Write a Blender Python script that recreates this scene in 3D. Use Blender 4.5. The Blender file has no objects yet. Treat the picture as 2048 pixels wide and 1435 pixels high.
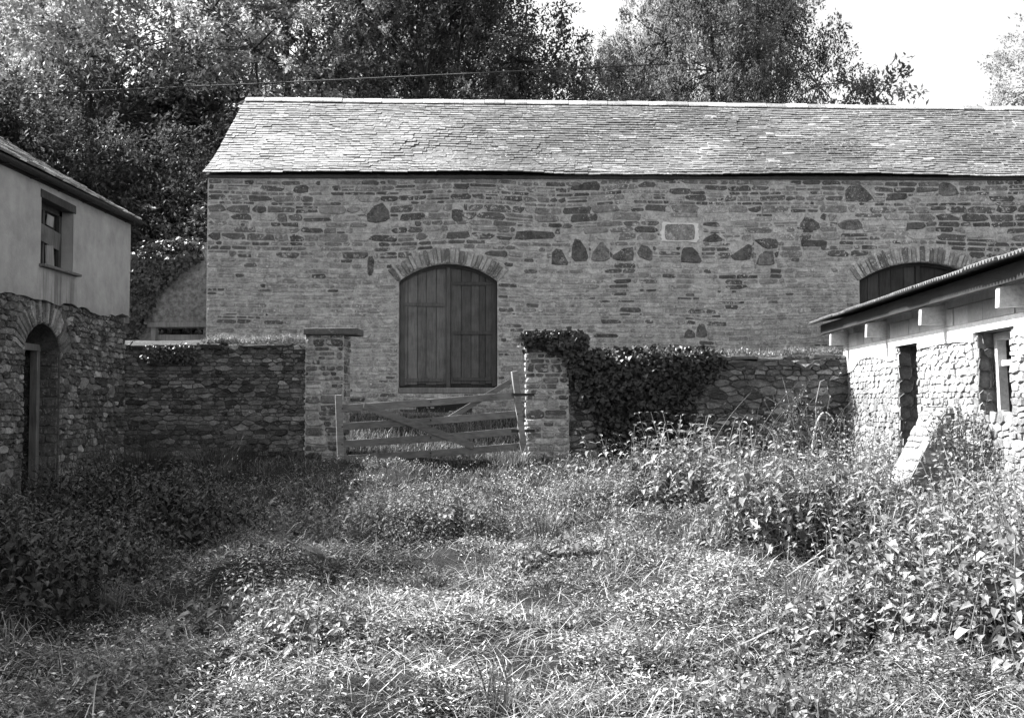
import bpy, math, random
import numpy as np
from mathutils import Vector, Matrix

R = math.radians
C = bpy.context.scene.collection
sc = bpy.context.scene
rng = np.random.default_rng(7)
random.seed(7)

# ------------------------------------------------------------------ camera
CAMZ = 1.6
FPX = 2050.0
PITCH = math.atan(82.5 / FPX)
cam = bpy.data.cameras.new('camera')
cam.sensor_width = 36.0
cam.lens = 36.0 * FPX / 2048.0
cam.clip_start = 0.05
cam.clip_end = 600.0
camo = bpy.data.objects.new('camera', cam)
C.objects.link(camo)
camo.location = (0, 0, CAMZ)
camo.rotation_euler = (R(90) + PITCH, 0, 0)
sc.camera = camo

# ------------------------------------------------------------------ sky and sun (black-and-white photograph: all light is grey)
SUN = Vector((-1.0, 0.27, 1.0)).normalized()      # towards the sun
wd = bpy.data.worlds.new('World')
sc.world = wd
wd.use_nodes = True
wn = wd.node_tree
wn.nodes.clear()
sky = wn.nodes.new('ShaderNodeTexSky')
sky.sky_type = 'NISHITA'
sky.sun_disc = False
sky.sun_elevation = math.asin(SUN.z)
sky.sun_rotation = math.atan2(SUN.x, SUN.y)
sky.air_density = 1.0
sky.dust_density = 3.0
sky.ozone_density = 1.0
bw = wn.nodes.new('ShaderNodeVectorMath')
bw.operation = 'DOT_PRODUCT'
bw.inputs[1].default_value = (.33, .33, .34)
bg = wn.nodes.new('ShaderNodeBackground')
bg.inputs['Strength'].default_value = 0.107
wo = wn.nodes.new('ShaderNodeOutputWorld')
wn.links.new(sky.outputs[0], bw.inputs[0])
wn.links.new(bw.outputs['Value'], bg.inputs['Color'])
wn.links.new(bg.outputs[0], wo.inputs['Surface'])
sl = bpy.data.lights.new('sun', 'SUN')
sl.energy = 5.0
sl.angle = R(0.6)
sl.color = (1, 1, 1)
so = bpy.data.objects.new('sun', sl)
C.objects.link(so)
so.location = (-20, 6, 25)
so.rotation_euler = SUN.to_track_quat('Z', 'Y').to_euler()
sc.view_settings.view_transform = 'Standard'
sc.view_settings.look = 'None'
sc.view_settings.exposure = 1.95
sc.view_settings.gamma = 1.0
sc.render.engine = 'CYCLES'


# ------------------------------------------------------------------ helpers
def P(x, y, Y):
    """world point at depth Y that the photograph shows at pixel x, y (2048 wide): used to measure sizes"""
    xc = (x - 1024) / FPX
    yc = (717.5 - y) / FPX
    dy = math.cos(PITCH) - yc * math.sin(PITCH)
    dz = math.sin(PITCH) + yc * math.cos(PITCH)
    t = Y / dy
    return (xc * t, Y, CAMZ + dz * t)


_T = np.random.default_rng(3).random((256, 256))


def vn(x, y, s=1.0, o=0):
    x = np.asarray(x, float) / s + 17.3 * o + 100
    y = np.asarray(y, float) / s + 9.1 * o + 100
    xi = np.floor(x).astype(int)
    yi = np.floor(y).astype(int)
    fx = x - xi
    fy = y - yi
    fx = fx * fx * (3 - 2 * fx)
    fy = fy * fy * (3 - 2 * fy)
    a = _T[xi % 256, yi % 256]
    b = _T[(xi + 1) % 256, yi % 256]
    c = _T[xi % 256, (yi + 1) % 256]
    d = _T[(xi + 1) % 256, (yi + 1) % 256]
    return (a * (1 - fx) + b * fx) * (1 - fy) + (c * (1 - fx) + d * fx) * fy


GY = [-60, 0, 5, 10, 14, 16.3, 17.0, 18.3, 19, 24, 40, 160]
GZ = [-.3, 0, .08, .28, .48, .62, .78, 1.3, 1.4, 1.6, 2.3, 4.0]


def ground(x, y):
    x = np.asarray(x, float)
    y = np.asarray(y, float)
    z = np.interp(y, GY, GZ)
    near = np.clip((16.2 - y) / 1.0, 0, 1) * np.clip((y + 2) / 4, 0, 1) * np.clip((12 - np.abs(x)) / 3, 0, 1)
    z = z + near * ((vn(x, y, 1.7, 1) - .5) * .28 + (vn(x, y, .6, 2) - .5) * .27 + (vn(x, y, .25, 3) - .5) * .05)
    z = z - .06 * np.exp(-((x + 1.6) / 1.6) ** 2 - ((y - 15.9) / .8) ** 2)
    z = z - .16 * np.clip((-3.5 - x) / 2, 0, 1) * near
    return z


def mk(name, V, F, mat, parent=None, tone=None, smooth=False, local=False):
    """one mesh object; F is an index array (m,k) or a list of such arrays"""
    V = np.asarray(V, np.float32).reshape(-1, 3)
    if isinstance(F, np.ndarray):
        F = [F]
    F = [np.asarray(f, np.int32) for f in F if len(f)]
    me = bpy.data.meshes.new(name)
    me.vertices.add(len(V))
    me.vertices.foreach_set('co', V.ravel())
    nl = sum(f.size for f in F)
    npol = sum(len(f) for f in F)
    me.loops.add(nl)
    me.loops.foreach_set('vertex_index', np.concatenate([f.ravel() for f in F]))
    me.polygons.add(npol)
    starts = []
    s = 0
    for f in F:
        starts.append(s + np.arange(len(f)) * f.shape[1])
        s += f.size
    me.polygons.foreach_set('loop_start', np.concatenate(starts).astype(np.int32))
    if tone is not None:
        if np.ndim(tone) == 0:
            tone = np.full(npol, float(tone))
        at = me.attributes.new('tone', 'FLOAT', 'FACE')
        at.data.foreach_set('value', np.asarray(tone, np.float32))
    me.update(calc_edges=True)
    me.polygons.foreach_set('use_smooth', np.full(npol, bool(smooth)))
    if mat:
        me.materials.append(mat)
    o = bpy.data.objects.new(name, me)
    C.objects.link(o)
    if parent is not None:
        o.parent = parent
        if parent.type == 'EMPTY' and not local:
            o.matrix_parent_inverse = Matrix.Translation(-parent.location)
    return o


def thing(name, label, cat, loc=(0, 0, 0), group=None):
    o = bpy.data.objects.new(name, None)
    C.objects.link(o)
    o.location = loc
    o.empty_display_size = .2
    return tag(o, label, cat, group)


def tag(o, label=None, cat=None, group=None, kind=None):
    if label: o['label'] = label
    if cat: o['category'] = cat
    if group: o['group'] = group
    if kind: o['kind'] = kind
    return o


BOXF = np.array([[0, 3, 2, 1], [4, 5, 6, 7], [0, 1, 5, 4], [1, 2, 6, 5], [2, 3, 7, 6], [3, 0, 4, 7]])


class MB:
    def __init__(s):
        s.v = []
        s.f4 = []
        s.t = []
        s.n = 0

    def hexa(s, p8, tone=0):
        s.v += [tuple(p) for p in p8]
        s.f4 += (BOXF + s.n).tolist()
        s.t += [tone] * 6
        s.n += 8

    def box(s, x0, x1, y0, y1, z0, z1, tone=0):
        s.hexa([(x0, y0, z0), (x1, y0, z0), (x1, y1, z0), (x0, y1, z0),
                (x0, y0, z1), (x1, y0, z1), (x1, y1, z1), (x0, y1, z1)], tone)

    def bar(s, a, b, w, d, side=(0, -1, 0), tone=0, jit=0, we=None):
        """board from a to b, w wide across, d thick along side"""
        a = Vector(a)
        b = Vector(b)
        ax = (b - a).normalized()
        n = Vector(side)
        n = (n - ax * n.dot(ax)).normalized()
        t = ax.cross(n)
        pts = []
        we = w if we is None else we
        for p, ww in ((a, w), (b, we)):
            for (i, j) in ((-1, -1), (1, -1), (1, 1), (-1, 1)):
                pts.append(p + t * (i * ww / 2) + n * (j * d / 2) + Vector([random.uniform(-jit, jit) for _ in range(3)]))
        s.hexa(pts, tone)

    def quad(s, a, b, c, d, tone=0):
        s.v += [tuple(a), tuple(b), tuple(c), tuple(d)]
        s.f4.append([s.n, s.n + 1, s.n + 2, s.n + 3])
        s.t.append(tone)
        s.n += 4

    def build(s, name, mat, parent=None, tone=None, smooth=False):
        return mk(name, np.array(s.v), np.array(s.f4), mat, parent, np.array(s.t) if tone is None else tone, smooth)


def bevel(o, w=.006, seg=1):
    m = o.modifiers.new('bevel', 'BEVEL')
    m.width = w
    m.segments = seg
    m.limit_method = 'ANGLE'
    return o


def tube(pts, radii, sides=5):
    pts = np.asarray(pts, float)
    n = len(pts)
    radii = np.asarray(radii, float)
    tan = np.gradient(pts, axis=0)
    tan /= np.linalg.norm(tan, axis=1)[:, None] + 1e-9
    ref = np.array([0.31, 0.17, .93]) if abs(tan[0, 2]) < .9 else np.array([1., .1, 0])
    a = np.cross(tan, ref)
    a /= np.linalg.norm(a, axis=1)[:, None] + 1e-9
    b = np.cross(tan, a)
    ang = np.arange(sides) / sides * 2 * np.pi
    V = pts[:, None] + radii[:, None, None] * (a[:, None] * np.cos(ang)[None, :, None] + b[:, None] * np.sin(ang)[None, :, None])
    i = np.arange(n - 1)[:, None] * sides
    j = np.arange(sides)[None]
    k = (j + 1) % sides
    F = np.stack([i + j, i + k, i + sides + k, i + sides + j], -1).reshape(-1, 4)
    return V.reshape(-1, 3), F


class Acc:
    """accumulates several (V, F, tone) groups with one face size each"""
    def __init__(s):
        s.V = []
        s.F = {}
        s.T = {}
        s.n = 0

    def add(s, V, F, tone):
        V = np.asarray(V).reshape(-1, 3)
        if isinstance(F, np.ndarray): F = [F]
        for f in F:
            k = f.shape[1]
            s.F.setdefault(k, []).append(f + s.n)
            s.T.setdefault(k, []).append(np.broadcast_to(np.asarray(tone, float), (len(f),)) if np.ndim(tone) == 0 else np.asarray(tone)[:len(f)])
        s.V.append(V)
        s.n += len(V)

    def build(s, name, mat, parent=None, smooth=False):
        ks = sorted(s.F)
        return mk(name, np.concatenate(s.V), [np.concatenate(s.F[k]) for k in ks], mat, parent,
                  np.concatenate([np.concatenate(s.T[k]) for k in ks]), smooth)


# ------------------------------------------------------------------ materials (all neutral grey)
def newmat(name):
    m = bpy.data.materials.new(name)
    m.use_nodes = True
    nt = m.node_tree
    b = nt.nodes['Principled BSDF']
    b.inputs['Specular IOR Level'].default_value = .25
    return m, nt, b


def node(nt, typ, **kw):
    n = nt.nodes.new(typ)
    for k, v in kw.items():
        if k in n.inputs: n.inputs[k].default_value = v
        else: setattr(n, k, v)
    return n


def mth(nt, op, a, b=None, clamp=False):
    n = nt.nodes.new('ShaderNodeMath')
    n.operation = op
    n.use_clamp = clamp
    for i, v in enumerate((a, b)):
        if v is None: continue
        if isinstance(v, (int, float)): n.inputs[i].default_value = v
        else: nt.links.new(v, n.inputs[i])
    return n.outputs[0]


def mix(nt, f, a, b):
    n = nt.nodes.new('ShaderNodeMix')
    n.data_type = 'FLOAT'
    for s, v in ((n.inputs[0], f), (n.inputs[2], a), (n.inputs[3], b)):
        if isinstance(v, (int, float)): s.default_value = v
        else: nt.links.new(v, s)
    return n.outputs[0]


def step(nt, v, lo, hi):
    n = nt.nodes.new('ShaderNodeMapRange')
    n.interpolation_type = 'SMOOTHSTEP'
    nt.links.new(v, n.inputs[0])
    n.inputs[1].default_value = lo
    n.inputs[2].default_value = hi
    return n.outputs[0]


def noise(nt, scale, detail=4, rough=.6, vec=None, stretch=None):
    n = node(nt, 'ShaderNodeTexNoise', Scale=scale, Detail=detail, Roughness=rough)
    if vec is None:
        g = nt.nodes.new('ShaderNodeNewGeometry')
        vec = g.outputs['Position']
    if stretch:
        m = nt.nodes.new('ShaderNodeMapping')
        m.inputs['Scale'].default_value = stretch
        nt.links.new(vec, m.inputs[0])
        vec = m.outputs[0]
    nt.links.new(vec, n.inputs['Vector'])
    return n.outputs[0]


def attr(nt, name='tone'):
    a = nt.nodes.new('ShaderNodeAttribute')
    a.attribute_name = name
    return a.outputs['Fac']


def bump(nt, b, h, strength=.5, dist=.01):
    n = node(nt, 'ShaderNodeBump', Strength=strength, Distance=dist)
    nt.links.new(h, n.inputs['Height'])
    nt.links.new(n.outputs[0], b.inputs['Normal'])


def mat_stone(name, base=None, lichen=.0, lich_tone=.6, var=.5, rough=.9, bscale=40, bstr=.6, bdist=.012, big=.0, fine=120, smear=0.):
    m, nt, b = newmat(name)
    t = attr(nt) if base is None else base
    n1 = noise(nt, 9, 5, .65)
    n2 = noise(nt, bscale, 5, .7)
    k1, k2 = step(nt, n1, .3, .7), step(nt, n2, .3, .7)
    f = mth(nt, 'ADD', mth(nt, 'MULTIPLY', k1, var * .9), mth(nt, 'MULTIPLY', k2, var * .9))
    f = mth(nt, 'ADD', f, 1 - var * .9)
    c = mth(nt, 'MULTIPLY', f, t)
    if smear:       # lime mortar smeared over the stones
        sm = step(nt, noise(nt, 6, 7, .72), .55, .62)
        c = mix(nt, mth(nt, 'MULTIPLY', sm, .85), c, mth(nt, 'MULTIPLY', f, smear))
    if big:
        nb = noise(nt, .7, 3, .6)
        c = mth(nt, 'MULTIPLY', c, mth(nt, 'ADD', mth(nt, 'MULTIPLY', nb, 2 * big), 1 - big))
    if lichen:
        l1 = step(nt, noise(nt, 22, 3, .6), .58, .63)
        l2 = step(nt, noise(nt, 1.6, 3, .6), .60 - .18 * lichen, .72)
        c = mix(nt, mth(nt, 'MULTIPLY', l1, l2, True), c, lich_tone)
        l3 = step(nt, noise(nt, 45, 2, .5), .68, .72)
        c = mix(nt, mth(nt, 'MULTIPLY', l3, .8), c, lich_tone)
    nt.links.new(mth(nt, 'MAXIMUM', c, .008), b.inputs['Base Color'])
    b.inputs['Roughness'].default_value = rough
    h = mth(nt, 'ADD', n2, mth(nt, 'MULTIPLY', noise(nt, fine, 3, .6), .5))
    bump(nt, b, h, bstr, bdist)
    return m


def mat_leaf(name, trans=.3, rough=.5, spec=.35, gain=1.0):
    m, nt, b = newmat(name)
    t = mth(nt, 'MULTIPLY', attr(nt), gain)
    nt.links.new(t, b.inputs['Base Color'])
    b.inputs['Roughness'].default_value = rough
    b.inputs['Specular IOR Level'].default_value = spec
    tr = nt.nodes.new('ShaderNodeBsdfTranslucent')
    nt.links.new(mth(nt, 'MULTIPLY', t, 1.3), tr.inputs[0])
    mx = nt.nodes.new('ShaderNodeMixShader')
    mx.inputs[0].default_value = trans
    nt.links.new(b.outputs[0], mx.inputs[1])
    nt.links.new(tr.outputs[0], mx.inputs[2])
    nt.links.new(mx.outputs[0], nt.nodes['Material Output'].inputs[0])
    return m


def mat_wood(name, base, var=.6, stretch=(6, 6, .6), rough=.8, paint=0):
    m, nt, b = newmat(name)
    n1 = noise(nt, 6, 6, .7, stretch=stretch)
    n2 = noise(nt, 3, 4, .6)
    f = mth(nt, 'ADD', mth(nt, 'MULTIPLY', step(nt, n1, .3, .7), var), mth(nt, 'MULTIPLY', step(nt, n2, .3, .7), var * .8))
    f = mth(nt, 'ADD', f, 1 - var * .9)
    c = mth(nt, 'MULTIPLY', f, mth(nt, 'MULTIPLY', attr(nt), base))
    nt.links.new(mth(nt, 'MAXIMUM', c, .006), b.inputs['Base Color'])
    b.inputs['Roughness'].default_value = rough
    bump(nt, b, n1, .5, .006)
    return m


M = {}
M['barn_stone'] = mat_stone('barn_stone', lichen=1.0, var=.7, lich_tone=.6, smear=.38)
M['barn_boulder'] = mat_stone('barn_boulder', lichen=.9, var=.85, lich_tone=.5, bstr=.9, bdist=.03)
M['barn_mortar'] = mat_stone('barn_mortar', base=.40, lichen=.5, var=.6, bscale=30, bstr=.8, bdist=.02, big=.18)
M['dark_stone'] = mat_stone('dark_stone', lichen=.5, var=.7, lich_tone=.35, smear=.16)
M['dark_mortar'] = mat_stone('dark_mortar', base=.10, var=.6, bscale=25, bstr=.8, bdist=.02)
M['pier_mortar'] = mat_stone('pier_mortar', base=.4, var=.6, bscale=25, bstr=.8, bdist=.02)
M['shed_stone'] = mat_stone('shed_stone', smear=.3, var=.5, bscale=30, bstr=.7, bdist=.015)
M['shed_mortar'] = mat_stone('shed_mortar', base=.17, var=.5, bscale=25, bstr=.8, bdist=.02)
M['whitewash'] = mat_stone('whitewash', var=.2, bscale=30, bstr=.4, bdist=.01, big=.1)
M['house_stone'] = mat_stone('house_stone', lichen=.7, var=.7, lich_tone=.45, smear=.2)
M['house_mortar'] = mat_stone('house_mortar', base=.1, var=.6, bscale=25, bstr=.8, bdist=.02)
M['concrete'] = mat_stone('concrete', var=.4, bscale=30, big=.2, lichen=.5, lich_tone=.4)
M['cob'] = mat_stone('cob', base=.26, var=.8, bscale=14, bstr=.9, bdist=.04, big=.3, lichen=.4, lich_tone=.25)
M['slate'] = mat_stone('slate', var=.5, bscale=35, bstr=.3, bdist=.006, lichen=1.6, lich_tone=.42, rough=.6, big=.5)
M['ridge'] = mat_stone('ridge', var=.5, bscale=35, lichen=.8, lich_tone=.6)
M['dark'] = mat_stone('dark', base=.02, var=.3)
M['door_wood'] = mat_wood('door_wood', 1.0, .5)
M['gate_wood'] = mat_wood('gate_wood', 1.0, .5, stretch=(.8, 6, 6))
M['beam_wood'] = mat_wood('beam_wood', 1.0, .4, stretch=(4, .8, 4))
M['bark'] = mat_stone('bark', base=.06, var=.7, bscale=20)
M['tree_leaf'] = mat_leaf('tree_leaf', .45, .5, .3)
M['herb_leaf'] = mat_leaf('herb_leaf', .12, .48, .35)
M['grass_leaf'] = mat_leaf('grass_leaf', .15, .5, .35)
M['ivy_leaf'] = mat_leaf('ivy_leaf', .06, .42, .45)
M['metal_sheet'] = mat_stone('metal_sheet', base=.17, var=.5, bscale=15, bstr=.1, rough=.5)
M['iron'] = mat_stone('iron', base=.03, var=.5, rough=.6)
M['soil'] = mat_stone('soil', base=.014, var=.6, bscale=20, bstr=.9, bdist=.03)

m, nt, b = newmat('glass')
b.inputs['Base Color'].default_value = (.02, .02, .02, 1)
b.inputs['Roughness'].default_value = .12
b.inputs['Specular IOR Level'].default_value = .6
M['glass'] = m

# limewashed render with rain stains below the window
m, nt, b = newmat('render')
g = nt.nodes.new('ShaderNodeNewGeometry')
sx = nt.nodes.new('ShaderNodeSeparateXYZ')
nt.links.new(g.outputs['Position'], sx.inputs[0])
y, z = sx.outputs[1], sx.outputs[2]
c = mth(nt, 'ADD', mth(nt, 'MULTIPLY', noise(nt, 2.2, 6, .68), .42), .13)
st = noise(nt, 5, 4, .6, stretch=(1, 1.6, .12))
c = mth(nt, 'MULTIPLY', c, mth(nt, 'ADD', mth(nt, 'MULTIPLY', st, .2), .9))
under = mth(nt, 'MULTIPLY', step(nt, y, 13.1, 13.35), mth(nt, 'SUBTRACT', 1.0, step(nt, y, 14.05, 14.5)))
under = mth(nt, 'MULTIPLY', under, mth(nt, 'SUBTRACT', 1.0, step(nt, z, 3.2, 3.4)))
streak = step(nt, noise(nt, 4, 3, .6, stretch=(1, 2.2, .12)), .42, .62)
c = mth(nt, 'MULTIPLY', c, mth(nt, 'SUBTRACT', 1.0, mth(nt, 'MULTIPLY', mth(nt, 'MULTIPLY', under, streak), .55)))
foot = mth(nt, 'SUBTRACT', 1.0, step(nt, mth(nt, 'ADD', z, mth(nt, 'MULTIPLY', noise(nt, 3, 3), .5)), 3.0, 3.4))
c = mth(nt, 'MULTIPLY', c, mth(nt, 'SUBTRACT', 1.0, mth(nt, 'MULTIPLY', foot, .22)))
nt.links.new(c, b.inputs['Base Color'])
b.inputs['Roughness'].default_value = .95
bump(nt, b, noise(nt, 18, 5, .65), .5, .012)
M['render'] = m


# ------------------------------------------------------------------ masonry tools
class Frame:
    def __init__(s, o, U, W=(0, 0, 1)):
        s.o = np.array(o, float)
        s.U = np.array(U, float) / np.linalg.norm(U)
        s.W = np.array(W, float) / np.linalg.norm(W)
        s.N = np.cross(s.U, s.W)

    def __call__(s, p):
        p = np.asarray(p, float)
        return s.o + p[..., 0:1] * s.U + p[..., 1:2] * s.W + p[..., 2:3] * s.N


def rubble(r, u0, u1, v0, v1, hs=(.06, .14), asp=(1.3, 4.0), wmax=.5, gap=.012, split=.3, blocked=None, wav=.03, ws=1.5, fs=None):
    """rectangles (u0,u1,v0,v1) of roughly coursed rubble"""
    out = []
    v = v0
    ci = 0
    while v < v1 - .02:
        h = r.uniform(*hs) if fs is None else r.uniform(*fs(v))
        h = min(h, v1 - v)
        u = u0 - r.uniform(0, .15)
        ci += 1
        while u < u1:
            w = min(max(h * r.uniform(*asp), .05), wmax)
            a, b2 = max(u, u0), min(u + w, u1)
            u += w
            if b2 - a < .035: continue
            parts = [(a, b2, v, v + h)]
            if h > .1 and r.random() < split:
                k = r.uniform(.35, .65)
                parts = [(a, b2, v, v + h * k), (a, b2, v + h * k, v + h)]
                if b2 - a > .25 and r.random() < .6:
                    q = a + (b2 - a) * r.uniform(.35, .65)
                    parts = [(a, q, v, v + h * k), (q, b2, v, v + h * k), (a, b2, v + h * k, v + h)]
            for (p0, p1, q0, q1) in parts:
                ivs = [(p0, p1)]
                if blocked:
                    for (x0, x1) in blocked(q0, q1):
                        nx = []
                        for (a0, a1) in ivs:
                            if x1 <= a0 or x0 >= a1:
                                nx.append((a0, a1))
                                continue
                            if x0 > a0: nx.append((a0, x0))
                            if x1 < a1: nx.append((x1, a1))
                        ivs = nx
                for (a0, a1) in ivs:
                    if a1 - a0 > .045:
                        out.append((a0 + gap / 2, a1 - gap / 2, q0 + gap / 2, q1 - gap / 2))
        v += h
    return np.array(out)


def rect_polys(r, rc, jit=.12, cut=.3, wav=0., ws=1.6, ph=0.):
    """eight-cornered irregular outlines from rectangles"""
    n = len(rc)
    w = (rc[:, 1] - rc[:, 0])
    h = (rc[:, 3] - rc[:, 2])
    m = np.minimum(w, h)
    cx = (rc[:, 0] + rc[:, 1]) / 2
    cy = (rc[:, 2] + rc[:, 3]) / 2
    out = np.zeros((n, 8, 2))
    sg = [(-1, -1), (1, -1), (1, 1), (-1, 1)]
    for i, (sx_, sy_) in enumerate(sg):
        c1 = r.uniform(.05, cut, n) * m
        c2 = r.uniform(.05, cut, n) * m
        corner = np.stack([cx + sx_ * w / 2, cy + sy_ * h / 2], -1)
        along_u = corner - np.stack([sx_ * np.minimum(c1 * 1.6, w * .4), np.zeros(n)], -1)
        along_v = corner - np.stack([np.zeros(n), sy_ * np.minimum(c2, h * .4)], -1)
        a, b2 = (along_v, along_u) if i in (0, 2) else (along_u, along_v)
        out[:, 2 * i] = a
        out[:, 2 * i + 1] = b2
    out += r.uniform(-1, 1, out.shape) * (jit * m)[:, None, None] * .5
    if wav:
        out[:, :, 1] += wav * (vn(out[:, :, 0], out[:, :, 1], ws, 5 + ph) - .5) * 2
    return out


def cells(r, rc, asp=1.8, jit=.3, blocked=None, dom=None, gap=.014, nb=14):
    """irregular touching outlines grown round the centres of the coursed rectangles"""
    w = rc[:, 1] - rc[:, 0]
    h = rc[:, 3] - rc[:, 2]
    cu = (rc[:, 0] + rc[:, 1]) / 2 + r.uniform(-1, 1, len(rc)) * w * jit * .5
    cv = (rc[:, 2] + rc[:, 3]) / 2 + r.uniform(-1, 1, len(rc)) * h * jit
    pts = np.stack([cu / asp, cv], -1)
    wt = (w / asp + h) / 2
    out = []
    for i in range(len(pts)):
        d2 = ((pts - pts[i]) ** 2).sum(1)
        nbr = np.argpartition(d2, min(nb, len(pts) - 1))[:nb + 1]
        m_ = max(w[i] / asp, h[i]) * .95
        x, y_ = pts[i]
        poly = [(x - m_, y_ - m_), (x + m_, y_ - m_), (x + m_, y_ + m_), (x - m_, y_ + m_)]

        def clip(poly, nx, ny, c_):
            res = []
            for k in range(len(poly)):
                a, b2 = poly[k], poly[(k + 1) % len(poly)]
                da, db = a[0] * nx + a[1] * ny - c_, b2[0] * nx + b2[1] * ny - c_
                if da <= 0: res.append(a)
                if (da < 0) != (db < 0) and da != db:
                    t = da / (da - db)
                    res.append((a[0] + (b2[0] - a[0]) * t, a[1] + (b2[1] - a[1]) * t))
            return res
        for j in nbr:
            if j == i or d2[j] < 1e-9: continue
            dx, dy = pts[j] - pts[i]
            L = math.sqrt(d2[j])
            f = np.clip(wt[i] / (wt[i] + wt[j]), .35, .65)
            nx, ny = dx / L, dy / L
            poly = clip(poly, nx, ny, x * nx + y_ * ny + L * f)
            if len(poly) < 3: break
        if dom:
            poly = clip(poly, -1, 0, -dom[0] / asp)
            poly = clip(poly, 1, 0, dom[1] / asp)
            poly = clip(poly, 0, -1, -dom[2])
            poly = clip(poly, 0, 1, dom[3])
        if blocked and len(poly) >= 3:
            for (a, b2) in blocked(cv[i] - .02, cv[i] + .02):
                if cu[i] <= (a + b2) / 2: poly = clip(poly, 1, 0, a / asp)
                else: poly = clip(poly, -1, 0, -b2 / asp)
        if len(poly) < 3: continue
        p = np.array(poly) * np.array((asp, 1))
        while len(p) > 8:
            a, c_ = np.roll(p, 1, 0), np.roll(p, -1, 0)
            ar = np.abs((p[:, 0] - a[:, 0]) * (c_[:, 1] - a[:, 1]) - (p[:, 1] - a[:, 1]) * (c_[:, 0] - a[:, 0]))
            p = np.delete(p, ar.argmin(), 0)
        while len(p) < 8:
            e = np.linalg.norm(np.roll(p, -1, 0) - p, axis=1)
            k = e.argmax()
            mid = (p[k] + p[(k + 1) % len(p)]) / 2 + r.normal(0, .035, 2) * e[k]
            p = np.insert(p, k + 1, mid, 0)
        c_ = p.mean(0)
        ext = np.ptp(p, axis=0)
        if ext.min() < .03: continue
        p = c_ + (p - c_) * np.maximum(1 - gap / ext, .5)
        p += r.uniform(-1, 1, p.shape) * min(ext) * .03
        out.append(p)
    return np.array(out)


STF = [np.array([[i, (i + 1) % 8, 8 + (i + 1) % 8, 8 + i] for i in range(8)] +
                [[8 + i, 8 + (i + 1) % 8, 16 + (i + 1) % 8, 16 + i] for i in range(8)]), np.array([[16 + i for i in range(8)]])]


def stone_verts(r, polys, proud, fr, bev=.16, back=-.03, rough=.15):
    n = len(polys)
    c = polys.mean(1, keepdims=True)
    ext = np.minimum(np.ptp(polys[:, :, 0], axis=1), np.ptp(polys[:, :, 1], axis=1))
    bv = (bev * ext)[:, None, None]
    d = polys - c
    L = np.linalg.norm(d, axis=2, keepdims=True) + 1e-6
    inner = polys - d / L * np.minimum(bv, L * .5)
    V = np.zeros((n, 24, 3))
    V[:, :8, :2] = polys
    V[:, :8, 2] = back
    V[:, 8:16, :2] = polys
    V[:, 8:16, 2] = proud[:, None] * .35
    V[:, 16:, :2] = inner
    tx = r.uniform(-1, 1, (n, 1)) * rough
    ty = r.uniform(-1, 1, (n, 1)) * rough
    rel = inner - c
    V[:, 16:, 2] = proud[:, None] * (1 + r.uniform(-.25, .25, (n, 8))) + rel[:, :, 0] * tx * .25 + rel[:, :, 1] * ty * .5
    return fr(V)


def inview(c):
    """rough projection of points: x, y in the photograph and depth"""
    dx, dy, dz = c[:, 0], c[:, 1], c[:, 2] - CAMZ
    f = dy * math.cos(PITCH) + dz * math.sin(PITCH)
    u = -dy * math.sin(PITCH) + dz * math.cos(PITCH)
    f = np.maximum(f, .1)
    return 1024 + FPX * dx / f, 717.5 - FPX * u / f, f


def lay(name, V, Fs, tone, mat, parent, nmax=300, stuffname=None, area=None, smooth=False):
    """V (n,k,3): the nmax that show largest become parts of their own, the rest one joined part"""
    n, k = V.shape[:2]
    cen = V.mean(1)
    px, py, dep = inview(cen)
    ok = (px > 5) & (px < 2043) & (py > 0) & (py < 1430)
    if area is None:
        e = np.ptp(V, axis=1)
        area = np.sort(e, axis=1)[:, 1:].prod(1)
    sc_ = np.where(ok, area / dep ** 2, -1)
    order = np.argsort(-sc_)
    ind = [i for i in order[:nmax] if sc_[i] > 0]
    rest = np.setdiff1d(np.arange(n), ind)
    nf = sum(len(f) for f in Fs)
    for i in ind:
        mk(name, V[i], Fs, mat, parent, np.full(nf, tone[i]), smooth)
    if len(rest):
        VV = V[rest].reshape(-1, 3)
        off = (np.arange(len(rest)) * k)[:, None, None]
        FF = [(f[None] + off).reshape(-1, f.shape[1]) for f in Fs]
        TT = np.concatenate([np.repeat(tone[rest], len(f)) for f in Fs])
        o = mk(stuffname or name + '_mass', VV, FF, mat, parent, TT, smooth)
        o['kind'] = 'stuff'


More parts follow.
